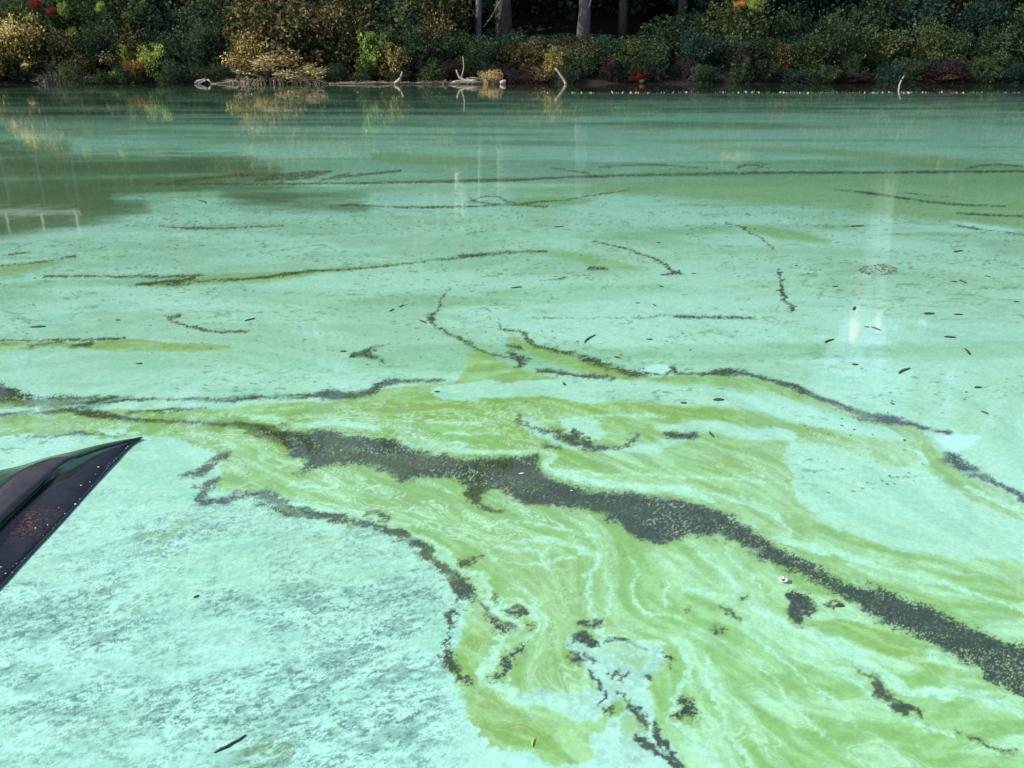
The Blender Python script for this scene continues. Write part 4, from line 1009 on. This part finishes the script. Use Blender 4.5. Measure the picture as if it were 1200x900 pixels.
def float_leaf(u, v, ln, wd, ang, mat, label, name='floating_leaf', cat='leaf', curl=.05, bend=0.0, group=None):
    """ln, wd as seen (chart units); ang as seen, anticlockwise. The leaf lies flat where it floats"""
    c = wp(u, v, .002); a = math.radians(ang)
    e0 = wp(u - math.cos(a) * ln / 2, v + math.sin(a) * ln / 2, .006); e1 = wp(u + math.cos(a) * ln / 2, v - math.sin(a) * ln / 2, .006)
    ax = (e1 - e0); L = ax.length; ax.normalize(); sd = Vector((-ax.y, ax.x, 0))
    dist = math.hypot(c.x, c.y); W = wd / FPX * math.hypot(dist, CAM_H)
    fore = CAM_H / math.hypot(dist, CAM_H)                    # how much a flat thing is foreshortened across
    W = min(W / max(fore, abs(ax.y) * 1.0), L * .55)
    bm = bmesh.new(); n = 8; rows = []
    r7 = random.Random(int(u * 13 + v))
    for i in range(n + 1):
        t = i / n; w = W / 2 * math.sin(math.pi * min(1, t * .96 + .02)) ** .75 * r7.uniform(.82, 1.1)
        p = ax * (t - .5) * L + sd * bend * L * math.sin(math.pi * t)
        z = curl * L * (2 * t - 1) ** 2 * .5
        rows.append([bm.verts.new(p + sd * s * w + Vector((0, 0, z * .4 + (1 - abs(s)) * w * .12 + .002))) for s in (-1, -.4, 0, .4, 1)])
    for i in range(n):
        for k in range(4): bm.faces.new((rows[i][k], rows[i][k + 1], rows[i + 1][k + 1], rows[i + 1][k]))
    g = bmesh.ops.extrude_face_region(bm, geom=bm.faces[:])
    for q in g['geom']:
        if isinstance(q, bmesh.types.BMVert): q.co.z -= .0022
    bmesh.ops.recalc_face_normals(bm, faces=bm.faces[:])
    o = obj_bm(name, bm, mat, None, True); o.location = c; return tag(o, label, cat, group)
D, B, G_, Yl = LEAFD, LEAFB, LEAFG, LEAFY
LEAVES = [
 (1004, 265, 18, 3, 4, D, 'thin dark blade leaf floating alone in the upper right of the lake film'),
 (1123, 294.5, 12, 3.5, 12, D, 'dark leaf floating in the right of the lake above a pair of leaves'),
 (1128, 330, 10, 4, -22, D, 'darker right leaf of a pair floating at right'),
 (1118, 330, 9, 2, 0, D, 'thin left leaf of a pair floating at right'),
 (1158, 324, 8, 3, -15, D, 'small brown leaf right of the floating pair'),
 (979, 335.5, 8, 2, 8, D, 'tiny dark leaf below and left of the oval debris patch'),
 (1089, 367.5, 14, 5, 5, D, 'dark oval leaf at the head of the pale sky reflection'),
 (1123, 368.5, 12, 3, 0, D, 'narrow leaf right of the dark oval leaf'),
 (1026, 385, 15, 4, -20, B, 'brown leaf floating left of the pale reflection'),
 (1016, 383, 6, 3, -10, D, 'leaf scrap touching the brown leaf at its left'),
 (972, 399.5, 14, 4, 22, D, 'grey green leaf floating left of and below the brown leaf'),
 (1133, 412, 11, 5, -52, D, 'thick dark leaf tilted steeply at right'),
 (1060, 434.5, 18, 4, 25, G_, 'green blade slanting over the blue reflection at right'),
 (1002, 427, 9, 3, 3, B, 'small brown leaf on the thin thread right of centre'),
 (1113, 395, 16, 3, -3, D, 'ragged strip of dark weed right of the pale reflection'),
 (1191, 353.5, 8, 2.5, 0, D, 'thin dark leaf at the right edge'),
 (1001, 361.5, 6, 4, 60, D, 'small dark scrap above the brown leaf'),
 (827.5, 267, 6, 3.5, 0, D, 'small round dark leaf in the upper middle right'),
 (655, 265.5, 14, 2.5, 6, D, 'double streak of dark leaf left of the brown thread'),
 (771, 284, 6, 2, 0, D, 'tiny dark leaf right above the brown thread'),
 (747, 355, 6, 3, 0, D, 'left one of two dark scraps on the faint thread'),
 (767, 357.5, 5, 3, -30, D, 'right one of two dark scraps on the faint thread'),
 (691.5, 397, 20, 4, 35, G_, 'long dark green blade floating in the middle of the film'),
 (761, 397.5, 8, 4, 0, D, 'oval dark leaf right of the long green blade'),
 (723, 418.5, 9, 5, -8, B, 'brown scrap just above the dark seam in the middle'),
 (605, 337, 16, 2, 6, D, 'thin straight dark sliver near the centre of the picture'),
 (813, 320.5, 6, 2, 0, D, 'dark speck of leaf right of the knot of the brown thread'),
 (775, 335.5, 6, 2, 10, D, 'dark speck of leaf below the knot of the brown thread'),
 (236, 236, 14, 4, -20, B, 'curled brown leaf near the olive patches at left'),
 (44, 383, 22, 2.5, 3, D, 'long dark sliver at the left edge above the seam'),
 (138, 375, 7, 3, 0, D, 'small dark leaf right of the long sliver at left'),
 (163, 426, 9, 3, 5, D, 'dark leaf on the film below the green tongue at left'),
 (293, 374.5, 16, 4, 14, D, 'dark leaf floating right of the forked thread at left'),
 (459, 363.5, 7, 3.5, 28, D, 'lower dark piece of a broken twig left of the curved thread'),
 (470.5, 358.5, 7, 3, 28, D, 'upper dark piece of a broken twig left of the curved thread'),
 (495, 377, 10, 4, -25, D, 'dark leaf just left of the curved thread'),
 (402, 411.5, 9, 3, 3, D, 'dark leaf left of the grey debris streak in mid film'),
 (801, 472, 9, 4, 0, D, 'dark scrap on the turquoise band right of centre'),
 (842, 468.5, 15, 7, 3, D, 'dark brown oval leaf on the turquoise band'),
 (833.5, 509, 9, 4, -50, D, 'small dark leaf right of the brown clump in the green swirl'),
 (661, 450, 5, 4, -60, D, 'stubby dark seed on the turquoise band'),
 (512, 459, 8, 5, 0, D, 'small dark ring of weed beside the orange reflection'),
 (1046, 473, 6, 3, -20, D, 'small dark leaf above the grey blue part of the seam'),
 (1154, 483.5, 11, 4, -20, D, 'jagged dark leaf near the right edge'),
 (1146, 454, 10, 3, 4, D, 'brown leaf floating high on the pale film at right'),
 (984, 710, 13, 4, 2, D, 'glossy dark leaf right of the round dark patch'),
 (625, 870, 12, 3, 75, Yl, 'curled yellow leaf on the green scum at the bottom'),
 (230, 699, 9, 2.5, 25, D, 'small dark sliver on the mottled film at lower left'),
]
for a in LEAVES: float_leaf(a[0], a[1], a[2] * .85, a[3] * .66, *a[4:], bend=.06 if a[2] > 9 else 0)
# sodden twig
def twig(pts, rads, mat, label, z=.002, name='floating_twig'):
    w = [wp(u, v, z) for u, v in pts]; o0 = w[0].copy(); bm = bmesh.new()
    tube_bm(bm, [p - o0 for p in w], rads, 7); o = obj_bm(name, bm, mat, None, True); o.location = o0; return tag(o, label, 'twig')
twig([(251, 882), (258, 878), (266, 875), (272, 871), (280, 867), (288, 861)], [.0015, .0035, .0042, .0036, .003, .0015], LEAFD, 'short dark twig floating on the film at the bottom left')
# white petal with a dark heart
root = empty('floating_flower', wp(918, 681, .004)); tag(root, 'small white flower head with a dark centre at the edge of the dark strip', 'flower')
for k in range(6):
    a = k * math.pi / 3 + .2; bm = bmesh.new(); rows = []
    for i in range(5):
        t = i / 4; w = .0085 * math.sin(math.pi * (.2 + .65 * t)); r = .003 + .0115 * t
        rows.append([bm.verts.new((r * math.cos(a) - s * w * math.sin(a), r * math.sin(a) + s * w * math.cos(a), .003 + .006 * t * t)) for s in (-1, 0, 1)])
    for i in range(4):
        for j in range(2): bm.faces.new((rows[i][j], rows[i][j + 1], rows[i + 1][j + 1], rows[i + 1][j]))
    g = bmesh.ops.extrude_face_region(bm, geom=bm.faces[:])
    for q in g['geom']:
        if isinstance(q, bmesh.types.BMVert): q.co.z -= .0015
    bmesh.ops.recalc_face_normals(bm, faces=bm.faces[:])
    obj_bm('petal', bm, WHITE, root, True)
bm = bmesh.new(); bmesh.ops.create_icosphere(bm, subdivisions=2, radius=.0042); bmesh.ops.scale(bm, vec=(1, 1, .6), verts=bm.verts)
c = obj_bm('centre', bm, LEAFB, root, True); c.location = (0, 0, .006)
for (u, v, l, lb) in [(611.5, 555, 6, 'small white petal lying in the dark strip near its pale notch'), (670, 575, 3.5, 'tiny pale petal in the dark strip right of the pale notch')]:
    float_leaf(u, v, l, l * .55, 5, WHITE, lb, 'floating_petal', 'petal')
# crumbs of leaf and bark, uncountable
r8 = random.Random(3); pts = []; sz = []; rot = []
for k in range(2600):
    u = r8.uniform(-60, 1260); v = 235 + 400 * r8.random() ** 1.1
    if v > 470 and 200 < u < 900: continue
    x, y = ground(np.array(u), np.array(v)); x, y = float(x), float(y)
    if fbm(np.array([x * .9]), np.array([y * 1.2]), 2, 9)[0] < .47: continue
    pts.append((x, y)); sz.append(r8.uniform(.35, 1.0) ** 2 * .0024 * (y + 1)); rot.append(r8.gauss(.15, .5))
flakes('floating_crumbs', 'tiny dark crumbs of leaf and bark scattered over the turquoise film', pts, sz, LEAFD, .004, (.15, .5), rot, sides=5, hgt=.15)
# ring of debris
pts = []; sz = []
for k in range(230):
    a = r8.uniform(0, 6.28); r = (r8.uniform(.55, 1)) ** .7 if r8.random() < .75 else r8.uniform(0, .7)
    u = 1029 + 23 * r * math.cos(a); v = 316.5 + 6.5 * r * math.sin(a); x, y = ground(np.array(u), np.array(v)); pts.append((float(x), float(y))); sz.append(r8.uniform(.005, .013))
o = flakes('debris_patch', 'oval patch of grey brown debris floating in the upper right film', pts, sz, LEAFGR, .004, (.3, 1), kind=None); o['category'] = 'debris patch'
# light crumbs in the dark strip
pts = []; sz = []
strip = [(300, 505), (400, 530), (480, 538), (560, 550), (640, 565), (700, 590), (780, 605), (860, 625), (930, 660), (1000, 695), (1080, 735), (1160, 780), (1230, 800)]
wd_ = [10, 22, 22, 15, 25, 20, 22, 20, 15, 18, 22, 22, 22]
for k in range(900):
    i = r8.randrange(len(strip) - 1); t = r8.random(); u = strip[i][0] * (1 - t) + strip[i + 1][0] * t; v = strip[i][1] * (1 - t) + strip[i + 1][1] * t
    v += r8.gauss(0, .55) * (wd_[i] * (1 - t) + wd_[i + 1] * t); u += r8.gauss(0, 6)
    x, y = ground(np.array(u), np.array(v)); pts.append((float(x), float(y))); sz.append(r8.uniform(.0009, .0028))
SPECK = rough_mat('algae_crumb', [(.3, (.12, .17, .08)), (.7, (.34, .40, .24))], 40)
flakes('algae_crumbs', 'pale green crumbs of algae sprinkled over the dark strip', pts, sz, SPECK, .003, (.3, 1), sides=5, hgt=.3)

# ================================================================ boat nose at the left
def boat_mat(name, c1, c2, rough, rust=False):
    q = N(name); tc = q.n('ShaderNodeTexCoord'); P = tc.outputs['Object']; b = q.n('ShaderNodeBsdfPrincipled')
    col = q.ramp(q.noise(P, 14, 5, .7), [(.3, c1), (.7, c2)])
    if rust:
        mk = q.ramp(q.noise(P, 75, 4, .8), [(.52, 0.), (.60, 1.)])
        ds = q.n('ShaderNodeVectorMath', operation='DISTANCE'); q.l(P, ds.inputs[0]); RUST.append(ds)
        m2 = q.ramp(ds.outputs['Value'], [(.04, 1.), (.16, 0.)])
        mx = q.n('ShaderNodeMix', data_type='RGBA'); q.l(q.math('MULTIPLY', mk, m2), mx.inputs[0]); q.l(col, mx.inputs[6]); mx.inputs[7].default_value = (.22, .075, .02, 1)
        col = mx.outputs[2]
    q.l(col, b.inputs['Base Color']); b.inputs['Roughness'].default_value = rough
    bp = q.n('ShaderNodeBump'); bp.inputs['Strength'].default_value = .5; bp.inputs['Distance'].default_value = .004
    q.l(q.noise(P, 30, 4), bp.inputs['Height']); q.l(bp.outputs[0], b.inputs['Normal']); q.l(b.outputs[0], q.out.inputs[0]); return q.m
RUST = []
HULL = boat_mat('hull_dark', (.009, .009, .011), (.030, .026, .026), .24, True)
STRAKE = boat_mat('hull_brown', (.034, .027, .028), (.075, .06, .058), .3)
DECK = boat_mat('deck_green_reflection', (.02, .05, .036), (.035, .085, .06), .16)  # reflection of the scum painted into the deck as green
SEC = [  # right waterline, mid hull, hull top, strake low, strake high, far edge as (u, v, z)
 [(167, 513, .016), (166, 513.2, .017), (165.5, 513.2, .018), (165.2, 513, .018), (165, 513, .018), (164, 512.5, .016)],
 [(154, 522, .004), (150, 522, .016), (147, 520.5, .028), (146, 518.5, .03), (146, 518.5, .03), (144, 515.5, .018)],
 [(131, 545, .006), (122, 541, .03), (115, 534, .05), (112, 528, .055), (112, 528, .055), (112, 522, .025)],
 [(104, 576, .0), (94, 568, .03), (84, 553, .055), (88, 536, .075), (88, 535.5, .075), (85, 529, .02)],
 [(70, 614, .0), (58, 598, .03), (60, 562, .06), (68, 549, .08), (57, 538.5, .095), (56, 535.5, .02)],
 [(36, 650, .0), (20, 628, .035), (28, 590, .065), (30, 584, .09), (26, 552, .11), (26, 545, .02)],
 [(0, 690, .0), (-14, 660, .04), (-4, 622, .07), (-4, 616, .10), (0, 572, .12), (-4, 552, .02)],
 [(-50, 744, .0), (-70, 712, .04), (-60, 680, .08), (-60, 674, .11), (-45, 610, .13), (-50, 563, .02)],
 [(-130, 830, .0), (-160, 790, .05), (-150, 750, .09), (-150, 744, .12), (-120, 680, .15), (-130, 590, .02)],
]
root = empty('boat', wp(60, 600, 0)); tag(root, 'dark pointed boat nose cutting into the film at the left edge', 'boat')
org = root.location.copy()
G3 = [[wp(p[0], p[1], p[2] * .6) - org for p in s] for s in SEC]
def spline_rows(rows, k=4):
    out_ = []
    for i in range(len(rows) - 1):
        p0, p1, p2, p3 = rows[max(i - 1, 0)], rows[i], rows[i + 1], rows[min(i + 2, len(rows) - 1)]
        for j in range(k):
            t = j / k
            out_.append([.5 * ((2 * b) + (-a + c_) * t + (2 * a - 5 * b + 4 * c_ - d_) * t * t + (-a + 3 * b - 3 * c_ + d_) * t ** 3) for a, b, c_, d_ in zip(p0, p1, p2, p3)])
    out_.append(rows[-1]); return out_
G3 = spline_rows(G3)
tip = wp(167, 512, .03)
def shell(name, cols, mat, th=.008, sub=3, bulge=0.0):
    bm = bmesh.new(); rows = []
    for s in G3:
        r = []
        for i in range(len(cols) - 1):
            a, b = s[cols[i]], s[cols[i + 1]]
            for j in range(sub): t = j / sub; r.append(bm.verts.new(a.lerp(b, t) + Vector((0, 0, bulge * math.sin(math.pi * t)))))
        r.append(bm.verts.new(s[cols[-1]])); rows.append(r)
    for i in range(len(rows) - 1):
        for k in range(len(rows[0]) - 1): bm.faces.new((rows[i][k], rows[i][k + 1], rows[i + 1][k + 1], rows[i + 1][k]))
    g = bmesh.ops.extrude_face_region(bm, geom=bm.faces[:])
    for q in g['geom']:
        if isinstance(q, bmesh.types.BMVert): q.co.z -= th * min(1, max(.05, ((q.co + org) - tip).length * 1.2))
    bmesh.ops.recalc_face_normals(bm, faces=bm.faces[:])
    return obj_bm(name, bm, mat, root, True)
shell('hull_side', [0, 1, 2], HULL, .03)
shell('deck', [2, 3], DECK, .02)
shell('strake', [3, 4], STRAKE, .012, 4, .006)
shell('deck', [4, 5], DECK, .02)
bm = bmesh.new(); tube_bm(bm, [s[0] + Vector((0, 0, .004)) for s in G3], [.0022 + .0015 * min(1, i / 8) for i in range(len(G3))], 7)
obj_bm('rim', bm, STRAKE, root, True)
for d_ in RUST: d_.inputs[1].default_value = (wp(22, 612, .025) - org)
# droplets along the rim
bm = bmesh.new(); r9 = random.Random(4)
for k in range(34):
    t = r9.uniform(.12, .78); f = t * (len(G3) - 1); i = int(f); p = G3[i][0].lerp(G3[i + 1][0], f - i)
    q = p.lerp(G3[i][1], r9.random() ** 3 * .9) + Vector((0, 0, .008))
    bmesh.ops.create_icosphere(bm, subdivisions=1, radius=r9.uniform(.0008, .0028) * (1.6 if .3 < t < .5 else 1), matrix=Matrix.Translation(q))
DROP = N('wet_bead'); b_ = DROP.n('ShaderNodeBsdfPrincipled'); b_.inputs['Base Color'].default_value = (.75, .78, .76, 1); b_.inputs['Roughness'].default_value = .1
DROP.l(b_.outputs[0], DROP.out.inputs[0])
o = obj_bm('droplets', bm, DROP.m, root, True); o['kind'] = 'stuff'
# ================================================================ pale things high in the wood that the water mirrors
PALEST = rough_mat('pale_mirror_trunk', [(.3, (.6, .52, .42)), (.7, (.82, .76, .66))], 4)
def mz(v, Y): return -px2z(v, Y)          # height whose mirror image lies on the sight line
def mirror_snag(u, v0, v1, wpx, lean, Y, label):  # unseen trunk added so the water mirrors a pale streak
    X = px2x(u, Y); z1 = mz(v1, Y); zb = bz(X, Y); H = z1 - zb
    root = empty('added_snag', (X, Y, zb - .2)); tag(root, label, 'added trunk')
    bm = bmesh.new(); r = wpx * Y / FPX / 2; n = 10; rg = random.Random(u)
    tube_bm(bm, [(lean * (k / n - 1) * H + rg.uniform(-.06, .06), rg.uniform(-.05, .05), H * k / n) for k in range(n + 1)], [r * (1.3 - .3 * k / n) for k in range(n)] + [r * .5], 10)
    obj_bm('trunk', bm, PALEST, root, True)
    for k in range(3):
        bm = bmesh.new(); h = H * (.72 + .09 * k); a = 2.2 * k + u
        tube_bm(bm, [(lean * (h / H - 1) * H, 0, h), (lean * (h / H - 1) * H + 1.0 * math.cos(a), .5 * math.sin(a), h + .5), (lean * (h / H - 1) * H + 1.5 * math.cos(a), .9 * math.sin(a), h + 1.2)], [r * .45, r * .3, .03], 6)
        obj_bm('branch', bm, PALEST, root)
mirror_snag(1046, 373, 402, 20, -.06, 54, 'broad unseen trunk added to be mirrored as a cream patch at right')
mirror_snag(1078, 364, 392, 12, .10, 53.5, 'leaning unseen trunk added to be mirrored beside the broad one')
mirror_snag(547, 300, 352, 9, .05, 53.2, 'unseen bleached trunk added to be mirrored as a peach streak above the curved thread')
mirror_snag(528, 380, 418, 8, -.03, 54, 'taller unseen trunk added to be mirrored as the lower peach streak')
# white deck up on the slope at far left
Y = 50.0; zd = mz(251, Y); X0, X1 = px2x(-160, Y), px2x(68, Y)
root = empty('deck', ((X0 + X1) / 2, Y, bz((X0 + X1) / 2, Y))); tag(root, 'white wooden deck on the slope mirrored at the left edge', 'deck')
PAINT = rough_mat('white_boards', [(.3, (.62, .58, .54)), (.7, (.8, .77, .73))], 4)
def dbox(name, cx, cy, cz, sx, sy, sz, mat=PAINT):
    bm = bmesh.new(); bmesh.ops.create_cube(bm, size=1); bmesh.ops.scale(bm, vec=(sx, sy, sz), verts=bm.verts); bmesh.ops.bevel(bm, geom=bm.edges[:], offset=.01, segments=1)
    o = obj_bm(name, bm, mat, root); o.location = Vector((cx, cy, cz)) - root.location; return o
for k in range(4): dbox('floor_board', (X0 + X1) / 2, Y + .1 + k * .32, zd, X1 - X0, .30, .05)
dbox('fascia', (X0 + X1) / 2, Y - .1, zd - .12, X1 - X0, .05, .28)
x = X1 - .3
while x > X0:
    dbox('post', x, Y - .04, zd + .48, .10, .10, .90); dbox('leg', x, Y + .6, (zd + bz(x, Y + .6)) / 2 - .2, .14, .14, zd - bz(x, Y + .6) + .1, BARKG); x -= 2.0
